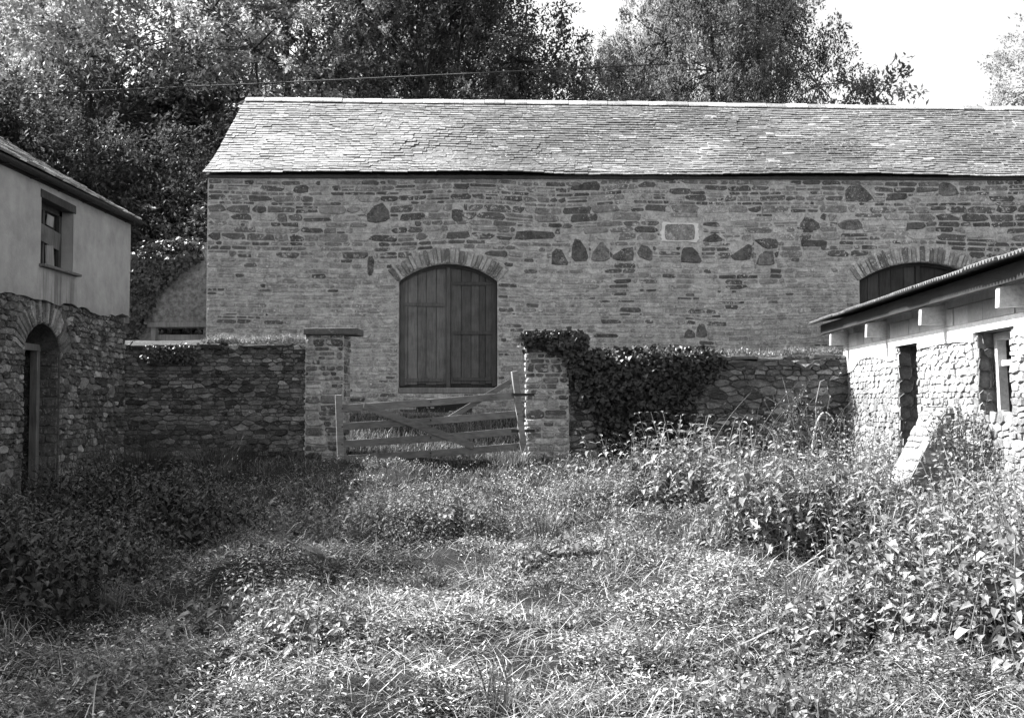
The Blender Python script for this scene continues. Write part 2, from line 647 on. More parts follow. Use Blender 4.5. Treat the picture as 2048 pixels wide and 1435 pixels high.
def slab(mb, fr, u0, u1, v0, v1, th, ops, seg=14, vtop=None):
    """wall slab of thickness th behind the frame plane; ops: (a, b, bottom, topfunc)"""
    us = {u0, u1}
    for (a, b2, bo, tf) in ops:
        us |= set(np.linspace(a, b2, seg + 1).tolist())
    us = sorted(us)
    vt = (lambda u: v1) if vtop is None else vtop

    def q(*pts):
        w = fr(np.array(pts))
        mb.quad(*w)

    for i in range(len(us) - 1):
        a, b2 = us[i], us[i + 1]
        mid = (a + b2) / 2
        op = [o for o in ops if o[0] < mid < o[1]]
        spans = []
        lo = (v0, v0)
        for o in op:
            if o[2] > v0: spans.append((lo, (o[2], o[2])))
            lo = (o[3](a), o[3](b2))
        spans.append((lo, (vt(a), vt(b2))))
        for (l, h) in spans:
            q((a, l[0], 0), (b2, l[1], 0), (b2, h[1], 0), (a, h[0], 0))
            q((b2, l[1], -th), (a, l[0], -th), (a, h[0], -th), (b2, h[1], -th))
            q((a, h[0], 0), (b2, h[1], 0), (b2, h[1], -th), (a, h[0], -th))
            q((a, l[0], -th), (b2, l[1], -th), (b2, l[1], 0), (a, l[0], 0))
    for (a, b2, bo, tf) in ops:
        q((a, bo, 0), (a, tf(a), 0), (a, tf(a), -th), (a, bo, -th))
        q((b2, bo, -th), (b2, tf(b2), -th), (b2, tf(b2), 0), (b2, bo, 0))
    q((u0, v0, -th), (u0, v0, 0), (u0, vt(u0), 0), (u0, vt(u0), -th))
    q((u1, v0, 0), (u1, v0, -th), (u1, vt(u1), -th), (u1, vt(u1), 0))


class Arch:
    def __init__(s, a, b, spring, rise, ring):
        w = b - a
        s.a, s.b, s.sp = a, b, spring
        s.R = (w * w / 4 + rise * rise) / (2 * rise)
        s.cu = (a + b) / 2
        s.cv = spring + rise - s.R
        s.ring = ring
        s.phi = math.asin(min(1, (w / 2) / s.R))

    def top(s, u):
        return s.cv + math.sqrt(max(0, s.R ** 2 - (u - s.cu) ** 2))

    def block(s, q0, q1, bottom, margin=.01):
        """u interval taken by opening and ring between heights q0 and q1"""
        v = (q0 + q1) / 2
        if v < bottom: return []
        if v < s.sp - .02: return [(s.a - margin, s.b + margin)]
        ro = s.R + s.ring + .01
        if v >= s.cv + ro: return []
        hw = math.sqrt(max(0, ro ** 2 - (v - s.cv) ** 2))
        lim = (v - s.cv) * math.tan(s.phi + .05) if v > s.cv and s.phi < 1.45 else 9
        hw = min(hw, max(lim, 0) + .02)
        return [(s.cu - hw, s.cu + hw)]

    def voussoirs(s, r, n, lo=.85, hi=1.05, extra=.0):
        ph = s.phi + extra
        e = np.sort(np.concatenate([[-ph, ph], np.linspace(-ph, ph, n + 1)[1:-1] + r.uniform(-.25, .25, n - 1) * 2 * ph / n]))
        P8 = []
        for i in range(n):
            g = .0045 / s.R
            t0, t1 = e[i] + g, e[i + 1] - g
            r0 = s.R + .004
            r1 = s.R + s.ring * r.uniform(lo, hi)
            pt = lambda t, q: (s.cu + q * math.sin(t), s.cv + q * math.cos(t))
            tm = (t0 + t1) / 2
            rm = (r0 + r1) / 2
            k = .12 * (t1 - t0)
            P8.append([pt(t1 - k, r0), pt(t1, r0 + .03), pt(t1, r1 - .03), pt(t1 - k, r1), pt(t0 + k, r1), pt(t0, r1 - .03), pt(t0, r0 + .03), pt(t0 + k, r0)][::-1])
        A = np.array(P8)
        # make counter-clockwise
        x, y_ = A[:, :, 0], A[:, :, 1]
        ar = (x * np.roll(y_, -1, 1) - np.roll(x, -1, 1) * y_).sum(1)
        A[ar < 0] = A[ar < 0][:, ::-1]
        return A


def slates(r, fr, ulen, vlen, gauge, wr, tonef, sag, u0=0., uend=None, thick=.012, vstart=-.05, lift=.0):
    """overlapping slates; returns (n,8,3)"""
    V = []
    T = []
    nr = int(vlen / gauge)
    for k in range(nr):
        v = vstart + k * gauge
        u = u0 - r.uniform(0, wr[1])
        while u < ulen:
            w = r.uniform(*wr)
            a, b2 = max(u, u0) + .003, min(u + w, ulen) - .003
            u += w
            if b2 - a < .04: continue
            d0 = .012 + r.uniform(0, .006) + lift
            L = min(gauge * 2.1, vlen + .02 - v)
            th = thick * r.uniform(.7, 1.5)
            db = r.uniform(-.012, .012)
            rt = r.uniform(-.006, .006)
            s0 = sag((a + b2) / 2, v)
            tl = r.normal(0, .002)
            lo0, lo1 = v + db - rt, v + db + rt
            up = v + L
            V.append([(a, lo0, d0 + s0 - tl), (b2, lo1, d0 + s0 + tl), (b2, up, .001 + s0), (a, up, .001 + s0),
                      (a, lo0, d0 + th + s0 - tl), (b2, lo1, d0 + th + s0 + tl), (b2, up, .006 + s0), (a, up, .006 + s0)])
            T.append(tonef((a + b2) / 2, v, r))
    return fr(np.array(V)), np.array(T)


# ================================================================== THE SETTING
xs = np.concatenate([np.linspace(-200, -14, 24), np.arange(-13, 12.01, .12), np.linspace(14, 200, 24)])
ys = np.concatenate([np.linspace(-60, -3, 10), np.arange(-2, 19.6, .12), np.linspace(20, 300, 40)])
gx, gy = np.meshgrid(xs, ys)
gv = np.stack([gx, gy, ground(gx, gy)], -1).reshape(-1, 3)
nx_ = len(xs)
ii = (np.arange(len(ys) - 1)[:, None] * nx_ + np.arange(nx_ - 1)[None]).ravel()
o = mk('ground', gv, np.stack([ii, ii + 1, ii + nx_ + 1, ii + nx_], -1), M['soil'], smooth=True)
tag(o, kind='structure')

# ------------------------------------------------------------------ THE BARN
BY = 18.5
EZL, EZR = P(415, 345, BY)[2], P(2048, 350, BY)[2]
BX0, BX1 = P(415, 400, BY)[0], 11.6
BD = 5.6                                    # depth of the barn
RZL, RZR = P(495, 200, BY + BD / 2)[2], P(2048, 216, BY + BD / 2)[2]


def ez(u):  # eaves height along the front (sinks a little to the right)
    return EZL + (EZR - EZL) * (u - BX0) / (P(2048, 0, BY)[0] - BX0)


def rz(u):
    return RZL + (RZR - RZL) * (u - BX0) / (P(2048, 0, BY)[0] - BX0)


barn = thing('barn', 'long two-storey stone barn with slate roof and arched double doors', 'barn', ((BX0 + BX1) / 2, BY + BD / 2, 1.2))
r = np.random.default_rng(11)
fb = Frame((0, BY, 0), (1, 0, 0))
d1 = Arch(P(800, 0, BY)[0], P(995, 0, BY)[0], P(0, 562, BY)[2], P(0, 527, BY)[2] - P(0, 562, BY)[2], .29)
d1b = P(0, 786, BY)[2]
d2 = Arch(P(1711, 0, BY)[0], P(1953, 0, BY)[0], P(0, 560, BY)[2], P(0, 524, BY)[2] - P(0, 560, BY)[2], .30)
d2b = d1b
mb = MB()
slab(mb, fb, BX0, BX1, 0.6, 9, .55, [(d1.a, d1.b, d1b, d1.top), (d2.a, d2.b, d2b, d2.top)], vtop=lambda u: ez(u) - .03)
# the other three sides
mb.box(BX0 + .002, BX1, BY + BD - .5, BY + BD, .6, EZR - .05)
for xx in (BX0, BX1 - .5):
    zz = ez(xx) - .04
    zr_ = rz(xx) - .1
    a0, a1 = BY + .55, BY + BD - .5
    mb.hexa([(xx, a0, .6), (xx + .5, a0, .6), (xx + .5, a1, .6), (xx, a1, .6), (xx, a0, zz), (xx + .5, a0, zz), (xx + .5, a1, zz), (xx, a1, zz)])
    ym = BY + BD / 2
    mb.hexa([(xx, BY + .05, zz), (xx + .5, BY + .05, zz), (xx + .5, BY + BD - .05, zz), (xx, BY + BD - .05, zz),
             (xx, ym - .02, zr_), (xx + .5, ym - .02, zr_), (xx + .5, ym + .02, zr_), (xx, ym + .02, zr_)])
wall = mb.build('wall', M['barn_mortar'], barn)

# big odd stones seen in the wall: outline points in photo pixels
feat = [
    ([(735, 443), (733, 430), (748, 412), (765, 405), (778, 422), (780, 437), (770, 443), (750, 446)], .115),
    ([(1692, 403), (1690, 382), (1700, 372), (1722, 371), (1735, 382), (1748, 398), (1749, 404), (1720, 404)], .115),
    ([(1877, 388), (1877, 370), (1885, 364), (1900, 366), (1912, 374), (1918, 388), (1905, 392), (1885, 392)], .16),
    ([(1600, 458), (1601, 446), (1610, 433), (1622, 436), (1638, 446), (1640, 456), (1630, 461), (1612, 461)], .12),
    ([(1674, 448), (1690, 440), (1716, 438), (1724, 448), (1724, 457), (1710, 460), (1690, 459), (1680, 456)], .15),
    ([(1143, 515), (1144, 492), (1150, 477), (1160, 480), (1172, 497), (1177, 515), (1172, 523), (1150, 523)], .105),
    ([(1182, 519), (1185, 505), (1200, 485), (1206, 484), (1218, 500), (1220, 517), (1210, 523), (1190, 523)], .19),
    ([(1225, 517), (1226, 510), (1248, 496), (1266, 494), (1268, 508), (1266, 521), (1250, 522), (1235, 521)], .12),
    ([(1103, 528), (1104, 505), (1112, 497), (1124, 500), (1130, 513), (1137, 525), (1135, 530), (1112, 530)], .12),
    ([(1274, 505), (1282, 490), (1295, 492), (1305, 503), (1305, 519), (1300, 522), (1288, 518), (1278, 513)], .14),
    ([(1361, 524), (1364, 500), (1368, 495), (1385, 494), (1396, 505), (1404, 522), (1400, 526), (1380, 526)], .10),
    ([(1460, 512), (1478, 500), (1496, 488), (1503, 490), (1503, 508), (1500, 519), (1485, 521), (1468, 520)], .12),
    ([(1512, 528), (1518, 510), (1530, 502), (1546, 502), (1548, 520), (1550, 527), (1540, 531), (1520, 531)], .16),
    ([(1508, 480), (1530, 476), (1552, 478), (1556, 484), (1555, 496), (1535, 498), (1525, 494), (1515, 486)], .105),
    ([(1140, 379), (1146, 369), (1170, 368), (1199, 367), (1200, 374), (1198, 380), (1170, 380), (1150, 381)], .10),
    ([(1030, 478), (1033, 463), (1060, 461), (1106, 464), (1110, 472), (1105, 477), (1070, 478), (1045, 480)], .10),
    ([(1405, 482), (1410, 476), (1430, 466), (1436, 470), (1446, 478), (1444, 482), (1430, 484), (1415, 484)], .11),
    ([(1603, 492), (1602, 482), (1615, 480), (1645, 480), (1654, 483), (1653, 492), (1640, 494), (1615, 494)], .085),
    ([(1812, 462), (1814, 446), (1835, 444), (1848, 445), (1852, 452), (1846, 457), (1835, 459), (1820, 458)], .10),
    ([(1771, 402), (1775, 388), (1795, 386), (1813, 387), (1815, 394), (1810, 399), (1795, 400), (1780, 401)], .10),
    ([(1392, 672), (1394, 655), (1400, 646), (1408, 648), (1413, 660), (1414, 672), (1408, 675), (1398, 675)], .13),
    ([(1368, 674), (1370, 664), (1376, 658), (1384, 660), (1390, 666), (1390, 674), (1384, 676), (1374, 676)], .14),
    ([(735, 545), (735, 520), (738, 512), (745, 512), (748, 520), (747, 540), (744, 550), (738, 552)], .10),
    ([(586, 382), (590, 373), (600, 370), (612, 370), (617, 374), (616, 384), (605, 386), (592, 386)], .10),
    ([(903, 435), (904, 420), (912, 418), (926, 420), (927, 430), (926, 442), (916, 444), (908, 442)], .10),
    ([(1340, 378), (1362, 376), (1380, 378), (1382, 384), (1376, 388), (1360, 389), (1345, 388), (1338, 384)], .12),
    ([(1276, 370), (1290, 363), (1308, 364), (1312, 370), (1308, 374), (1296, 374), (1284, 374), (1278, 374)], .15),
]
FP = []
FT = []
for pts, t in feat:
    p = np.array([(P(a, b2, BY)[0], P(a, b2, BY)[2]) for a, b2 in pts])
    s_ = (p[:, 0] * np.roll(p[:, 1], -1) - np.roll(p[:, 0], -1) * p[:, 1]).sum()
    FP.append(p if s_ > 0 else p[::-1])
    FT.append(t)
FP = np.array(FP)
PL = [P(1327, 482, BY), P(1392, 447, BY)]       # recessed slab with a white mortar border
fbox = [(p[:, 0].min() + .01, p[:, 0].max() - .01, p[:, 1].min() + .01, p[:, 1].max() - .01) for p in FP]
fbox.append((P(1318, 0, BY)[0], P(1402, 0, BY)[0], P(0, 490, BY)[2], P(0, 440, BY)[2]))


def bblock(q0, q1):
    out = d1.block(q0, q1, d1b - .02) + d2.block(q0, q1, d2b - .02)
    for (a, b2, c0, c1) in fbox:
        if q1 > c0 + .015 and q0 < c1 - .015:
            out.append((a, b2))
    return out


vmid = P(0, 520, BY)[2]
rc = rubble(r, BX0 + .01, BX1, .9, min(EZL, EZR) - .07, gap=.026, split=.25, wmax=.52, asp=(1.2, 4.6), blocked=bblock,
            fs=lambda v: (.05, .10) if v < vmid else (.07, .155))
po = rect_polys(r, rc, jit=.32, cut=.5, wav=.05)
vm = (rc[:, 2] + rc[:, 3]) / 2
ar = (rc[:, 1] - rc[:, 0]) * (rc[:, 3] - rc[:, 2])
n = len(rc)
q = r.random(n)
dark_p = np.where(vm > vmid, .42, .12) + .3 * (vn(rc[:, 0], vm, 1.2, 8) - .5)
tn = np.where(q < dark_p, r.uniform(.065, .11, n), np.where(q < .82, r.uniform(.13, .25, n), r.uniform(.25, .38, n)))
tn = np.where((vm < vmid) & (q >= dark_p), r.uniform(.2, .38, n), tn)
proud = r.uniform(.004, .014, n)
V = stone_verts(r, po, proud, fb, bev=.12)
V2 = stone_verts(r, FP, np.full(len(FP), .012), fb, bev=.08)
lay('stone', V, STF, tn, M['barn_stone'], wall, 300 - len(FP), 'small_stones')
lay('stone', V2, STF, np.array(FT) * .95, M['barn_boulder'], wall, 60)

for k, (dd, nv) in enumerate(((d1, 27), (d2, 34))):
    vp = dd.voussoirs(r, nv, extra=.02)
    V = stone_verts(r, vp, r.uniform(.014, .028, len(vp)), fb, bev=.1)
    lay('arch_stone', V, STF, r.choice([.12, .16, .22, .27, .3, .34], len(vp)), M['barn_stone'], wall, 60)

# recessed slab with its rim of white mortar
mb = MB()
x0, z0 = PL[0][0], PL[0][2]
x1, z1 = PL[1][0], PL[1][2]
mb.box(x0, x1, BY - .012, BY + .05, z0, z1, .2)
bevel(mb.build('panel_stone', M['barn_stone'], wall), .004)
ac = Acc()
rr = np.random.default_rng(2)
ring_o = []
N_ = 44
for i in range(N_):
    a = i / N_ * 2 * math.pi
    ca, sa = math.cos(a), math.sin(a)
    k = 1 / max(abs(ca), abs(sa)) ** .8
    hx, hz = (x1 - x0) / 2, (z1 - z0) / 2
    e = rr.uniform(.01, .05) * (1.5 if abs(ca) > .5 else .5)
    ring_o.append(((x0 + x1) / 2 + ca * k * (hx + e), (z0 + z1) / 2 + sa * k * (hz + e * .6), (x0 + x1) / 2 + ca * k * (hx * .93), (z0 + z1) / 2 + sa * k * (hz * .95)))
RV = []
for (a, b2, c_, d_) in ring_o:
    RV += [(a, BY - .001, b2), (a, BY - .013, b2), (c_, BY - .016, d_), (c_, BY, d_)]
RF = []
for i in range(N_):
    j = (i + 1) % N_
    for k in range(3):
        RF.append([4 * i + k, 4 * i + k + 1, 4 * j + k + 1, 4 * j + k])
mk('mortar_rim', np.array(RV), np.array(RF), M['whitewash'], wall, .62)


def arched_doors(dd, bottom, base_l, base_r, seed, name_lab=None):
    """pair of plank doors in an arched opening: two leaves with planks, frame and middle post"""
    r = random.Random(seed)
    Yd = BY + .16
    w = dd.b - dd.a
    cu = dd.cu
    post = .075
    for side, base in ((0, base_l), (1, base_r)):
        a = dd.a + .01 if side == 0 else cu + post / 2
        b2 = cu - post / 2 if side == 0 else dd.b - .01
        # backing leaf
        mb = MB()
        st = np.linspace(a, b2, 7)
        for i in range(6):
            t0, t1 = dd.top(st[i]), dd.top(st[i + 1])
            mb.hexa([(st[i], Yd + .03, bottom), (st[i + 1], Yd + .03, bottom), (st[i + 1], Yd + .06, bottom), (st[i], Yd + .06, bottom),
                     (st[i], Yd + .03, t0), (st[i + 1], Yd + .03, t1), (st[i + 1], Yd + .06, t1), (st[i], Yd + .06, t0)], base * .5)
        leaf = mb.build('door', M['door_wood'], barn)
        n = 5
        ws = [r.uniform(.7, 1.4) for _ in range(n)]
        tot = sum(ws)
        u = a
        for k in range(n):
            u2 = u + (b2 - a) * ws[k] / tot
            m_ = MB()
            p0, p1 = u + .004, u2 - .004
            yy = Yd + r.uniform(-.004, .01)
            bz = bottom + .05 + r.uniform(0, .03)
            m_.hexa([(p0, yy, bz), (p1, yy, bz), (p1, Yd + .03, bz), (p0, Yd + .03, bz),
                     (p0, yy, dd.top(p0) - .01), (p1, yy, dd.top(p1) - .01), (p1, Yd + .03, dd.top(p1) - .01), (p0, Yd + .03, dd.top(p0) - .01)],
                    base * r.uniform(.75, 1.2))
            bevel(m_.build('plank', M['door_wood'], leaf), .003)
            u = u2
        # stile on the outside and ledges
        m_ = MB()
        e = a + .045 if side == 0 else b2 - .045
        m_.bar((e, Yd - .012, bottom + .03), (e, Yd - .012, dd.top(e) - .02), .085, .03, tone=base * .8)
        bevel(m_.build('stile', M['door_wood'], leaf), .003)
        for zz in ((bottom + .14, bottom + 1.52) if side == 0 else (bottom + 1.0, bottom + .16, bottom + 1.9)):
            m_ = MB()
            m_.bar((a + .05, Yd - .007, zz), (b2 - .05, Yd - .007, zz + r.uniform(-.01, .01)), .06, .018, tone=base * .82)
            bevel(m_.build('ledge', M['door_wood'], leaf), .003)
    # dark arched head of the door frame
    m_ = MB()
    st = np.linspace(dd.a + .005, dd.b - .005, 17)
    for i in range(16):
        t0, t1 = dd.top(st[i]) - .004, dd.top(st[i + 1]) - .004
        m_.hexa([(st[i], Yd - .05, t0 - .055), (st[i + 1], Yd - .05, t1 - .055), (st[i + 1], Yd - .03, t1 - .055), (st[i], Yd - .03, t0 - .055),
                 (st[i], Yd - .05, t0), (st[i + 1], Yd - .05, t1), (st[i + 1], Yd - .03, t1), (st[i], Yd - .03, t0)], base_r * .6)
    m_.build('frame_head', M['door_wood'], barn)
    m_ = MB()
    m_.bar((cu, Yd - .012, bottom - .02), (cu, Yd - .012, dd.top(cu) - .01), post, .07, tone=(base_l + base_r) / 2 * .85)
    bevel(m_.build('door_post', M['door_wood'], barn), .004)
    m_ = MB()
    m_.box(dd.a + .01, dd.b - .01, BY - .02, BY + .25, bottom - .10, bottom - .002, .16)
    bevel(m_.build('door_sill', M['door_wood'], barn), .01)


arched_doors(d1, d1b + .1, .115, .075, 3)
arched_doors(d2, d2b + .1, .05, .04, 5)

# stone threshold and void under the doors
mb = MB()
xa, xb = P(835, 0, BY)[0], P(945, 0, BY)[0]
mb.box(xa, xb, BY - .012, BY - .004, P(0, 824, BY)[2], P(0, 800, BY)[2])  # thin dark sheet on the wall face stands for the void
mb.build('dark_void', M['dark'], wall)

# roof -------------------------------------------------------------
OV = .13
ym = BY + BD / 2


def roof_frame(u):
    e = np.array((u, BY - OV, 0.))
    return e


def sag(u, v):
    k = np.clip((3.2 - v) / .8, .25, 1)
    return float(k * ((vn(u, v, 2.3, 4) - .5) * .09 + (vn(u, v, .8, 6) - .5) * .03))


zE = (EZL + EZR) / 2
slope = math.atan2((RZL + RZR) / 2 - zE, BD / 2)


class RoofFrame:
    """barn roof plane whose eaves and ridge sink slightly along the building"""
    N = np.array((0, -math.sin(slope), math.cos(slope)))

    def __call__(s, p):
        p = np.asarray(p, float)
        u, v, d = p[..., 0], p[..., 1], p[..., 2]
        f = v / ((BD / 2) / math.cos(slope))
        z = ez(u) + (rz(u) - ez(u)) * f
        # the bottom courses kick out a little
        k = np.clip((.6 - v) / .6, 0, 1) ** 2 * .07
        y_ = BY + v * math.cos(slope)
        out = np.stack([u, y_, z + k], -1)
        return out + d[..., None] * s.N


rf = RoofFrame()
vl = (BD / 2) / math.cos(slope)
mb = MB()
us = np.linspace(BX0 - .02, BX1, 60)
vs = np.linspace(-OV, vl, 14)
for i in range(len(us) - 1):
    for j in range(len(vs) - 1):
        c4 = [(us[i], vs[j]), (us[i + 1], vs[j]), (us[i + 1], vs[j + 1]), (us[i], vs[j + 1])]
        mb.quad(*rf(np.array([(a, b2, sag(a, b2) - .012) for a, b2 in c4])))
        mb.quad(*rf(np.array([(a, b2, sag(a, b2) - .05) for a, b2 in c4[::-1]])))
mb.hexa([(BX0, ym + .03, rz(BX0) - .03), (BX1, ym + .03, rz(BX1) - .03), (BX1, BY + BD + .15, EZR - .1), (BX0, BY + BD + .15, EZL - .1),
         (BX0, ym + .03, rz(BX0) + .02), (BX1, ym + .03, rz(BX1) + .02), (BX1, BY + BD + .15, EZR - .03), (BX0, BY + BD + .15, EZL - .03)])
roof = mb.build('roof', M['dark'], barn)


def slate_tone(u, v, r):
    big = float(vn(u, v, 1.3, 21))
    left = np.clip((3.2 - u) / 7, 0, 1)
    t = .11 + .06 * left + .10 * (big - .5)
    t *= r.uniform(.78, 1.18)
    if r.random() < .04: t += .12
    return float(np.clip(t, .07, .75))


V, T = slates(r, rf, BX1, vl - .02, .108, (.13, .28), slate_tone, sag, u0=BX0 - .06, vstart=-OV - .03, thick=.014)
lay('slate', V, [BOXF], T, M['slate'], roof, 300, 'small_slates')
# ridge tiles
u = BX0 - .05
rt = random.Random(4)
while u < BX1:
    L = rt.uniform(.38, .46)
    zc = rz(u + L / 2) + sag(u, vl) + .045 + rt.uniform(-.008, .008)
    zc2 = rz(u + L) + sag(u + L, vl) + .045 + rt.uniform(-.008, .008)
    a, b2 = u + .004, min(u + L, BX1) - .004
    V = []
    for xx, z_ in ((a, zc), (b2, zc2)):
        for (dy, dz) in ((-.16, -.115), (-.145, -.085), (-.05, 0), (.05, 0), (.145, -.085), (.16, -.115), (.0, -.06), (-.13, -.13)):
            V.append((xx, ym + dy, z_ + dz))
    F = [[k, k + 8, k + 9, k + 1] for k in range(5)]
    ends = [[0, 1, 2, 3, 4, 5, 6], [8 + k for k in (6, 5, 4, 3, 2, 1, 0)]]
    mk('ridge_tile', np.array(V), [np.array(F), np.array(ends)], M['ridge'], roof, rt.choice([.22, .28, .33, .4, .5]))
    u += L
# eaves board under the slates, its dark tone also painting the eave shadow
mb = MB()
for i in range(20):
    a, b2 = BX0 + (BX1 - BX0) * i / 20, BX0 + (BX1 - BX0) * (i + 1) / 20
    mb.hexa([(a, BY - .05, ez(a) - .10), (b2, BY - .05, ez(b2) - .10), (b2, BY - .004, ez(b2) - .10), (a, BY - .004, ez(a) - .10),
             (a, BY - .05, ez(a) - .05), (b2, BY - .05, ez(b2) - .05), (b2, BY - .004, ez(b2) - .05), (a, BY - .004, ez(a) - .05)], .05)
mb.build('eaves_shadow_board', M['door_wood'], barn)

# ------------------------------------------------------------------ THE RENDERED HOUSE ON THE LEFT
HX = -6.13
HY0, HY1 = 4.9, 16.35
HEZ = P(0, 326, 12.27)[2]                  # eaves height
house = thing('farm_building', 'rendered farm building with rubble stone lower storey at the left edge', 'building', (HX - 3, 11, .2))
r = np.random.default_rng(23)
fh = Frame((HX, 0, 0), (0, 1, 0))
HB = P(250, 640, HY1)[2]                    # where render meets stone
wy0, wy1 = 13.22, 14.2
wz0, wz1 = P(75, 530, 13.3)[2], P(75, 396, 13.3)[2]
hd = Arch(12.95, 14.0, P(0, 702, 13.9)[2], .34, .34)
hdb = -.2
hs = .03                                    # the stone storey stands this much behind the render
mb = MB()
slab(mb, Frame((HX - .05, 0, 0), (0, 1, 0)), HY0, HY1 - .02, -.3, HB, .5, [(hd.a, hd.b, hdb, hd.top)])
low = mb.build('lower_wall', M['house_mortar'], house)
mb = MB()


def rend_edge(u):
    return HB + .03 + .10 * (float(vn(u, 0, .5, 12)) - .5) + .06 * (float(vn(u, 3, .15, 13)) - .5)


# render skin with an uneven lower edge and a window opening
us = np.unique(np.concatenate([np.linspace(HY0, HY1, 120), [wy0, wy1]]))
for i in range(len(us) - 1):
    a, b2 = us[i], us[i + 1]
    mid = (a + b2) / 2
    sp = [((rend_edge(a), rend_edge(b2)), (HEZ, HEZ))]
    if wy0 < mid < wy1:
        sp = [((rend_edge(a), rend_edge(b2)), (wz0, wz0)), ((wz1, wz1), (HEZ, HEZ))]
    for (l, h) in sp:
        def bulge(u, v): return .012 + .02 * (float(vn(u, v, 1.1, 14)) - .5)
        nv = 5
        for k in range(nv):
            def pt(u, lo, hi, kk): return fh(np.array((u, lo + (hi - lo) * kk / nv, bulge(u, lo + (hi - lo) * kk / nv))))
            mb.quad(pt(a, l[0], h[0], k), pt(b2, l[1], h[1], k), pt(b2, l[1], h[1], k + 1), pt(a, l[0], h[0], k + 1))
        w = fh(np.array([(a, l[0], -.4), (b2, l[1], -.4), (b2, l[1], .0), (a, l[0], .0)]))
        mb.quad(*w)
        mb.quad(*fh(np.array([(a, h[0], .0), (b2, h[1], .0), (b2, h[1], -.4), (a, h[0], -.4)])))
        mb.quad(*fh(np.array([(b2, l[1], -.4), (a, l[0], -.4), (a, h[0], -.4), (b2, h[1], -.4)])))
for uu, s_ in ((wy0, 1), (wy1, -1)):
    qd = [(uu, wz0, .01), (uu, wz1, .01), (uu, wz1, -.4), (uu, wz0, -.4)]
    mb.quad(*fh(np.array(qd if s_ > 0 else qd[::-1])))
mb.quad(*fh(np.array([(HY1, HB - .05, .012), (HY1, HB - .05, -.4), (HY1, HEZ, -.4), (HY1, HEZ, .012)])))
upper = mb.build('upper_wall', M['render'], house)
mb = MB()
xb = HX - 5.6
mb.box(xb, HX - .56, HY1 - .4, HY1 - .02, -.3, HEZ)
mb.box(xb, HX - .56, HY0, HY0 + .4, -.3, HEZ)
mb.box(xb, xb + .4, HY0 + .4, HY1 - .4, -.3, HEZ)
xm = (HX + xb) / 2
HRZ = HEZ + (HX - xm) * math.tan(R(30))
for yy in (HY0, HY1 - .4):
    mb.hexa([(xb, yy, HEZ), (HX - .02, yy, HEZ), (HX - .02, yy + .38, HEZ), (xb, yy + .38, HEZ),
             (xm - .02, yy, HRZ - .05), (xm + .02, yy, HRZ - .05), (xm + .02, yy + .38, HRZ - .05), (xm - .02, yy + .38, HRZ - .05)])
mb.build('gable_wall', M['render'], house)

rc = rubble(r, 11.9, HY1 - .03, -.1, HB + .04, hs=(.05, .13), asp=(.9, 2.6), wmax=.3, gap=.014, split=.3, blocked=lambda a, b2: hd.block(a, b2, hdb))
po = cells(r, rc, 1.7, .3, lambda a, b2: hd.block(a, b2, hdb), (11.9, HY1 - .03, -.1, HB + .04))
n = len(po)
tn = r.choice([.05, .07, .1, .13, .18, .26, .36], n, p=[.12, .2, .24, .2, .13, .08, .03]) * r.uniform(.8, 1.2, n)
fl = Frame((HX - .05, 0, 0), (0, 1, 0))
V = stone_verts(r, po, r.uniform(.012, .036, n), fl, bev=.12, rough=.3)
lay('stone', V, STF, tn, M['house_stone'], low, 300, 'small_stones')
vp = hd.voussoirs(r, 24, extra=.1, lo=.8, hi=1.1)
V = stone_verts(r, vp, r.uniform(.02, .045, len(vp)), fl, bev=.15)
lay('arch_stone', V, STF, r.choice([.1, .14, .2, .28], len(vp)), M['house_stone'], low, 60)
# stones in the far jamb of the doorway and of the reveal above
fj = Frame((0, hd.b - .0, 0), (1, 0, 0))
rc = rubble(r, HX - .53, HX - .07, hdb, hd.sp + .02, hs=(.09, .2), asp=(1.0, 2.2), wmax=.3, gap=.012, split=.1)
V = stone_verts(r, rect_polys(r, rc, jit=.1, cut=.25), r.uniform(.008, .02, len(rc)), fj, bev=.1)
lay('jamb_stone', V, STF, r.uniform(.05, .12, len(rc)), M['house_stone'], low, 60)
# timber door frame
mb = MB()
ypost = hd.b - .06
mb.bar((HX - .36, ypost, hdb), (HX - .36, ypost, hd.sp + .0), .11, .09, tone=.14, jit=.004)
dfm = bevel(mb.build('door_frame', M['door_wood'], house), .006)
mb = MB()
mb.bar((HX - .36, hd.a - .05, hd.sp + .05), (HX - .36, hd.b - .005, hd.sp + .05), .09, .11, side=(1, 0, 0), tone=.16, jit=.004)
bevel(mb.build('head_beam', M['door_wood'], dfm), .006)
mb = MB()
mb.box(HX - .78, HX - .70, hd.a + .02, hd.b - .02, hdb, hd.sp + .3, .02)
mb.build('door', M['door_wood'], house)

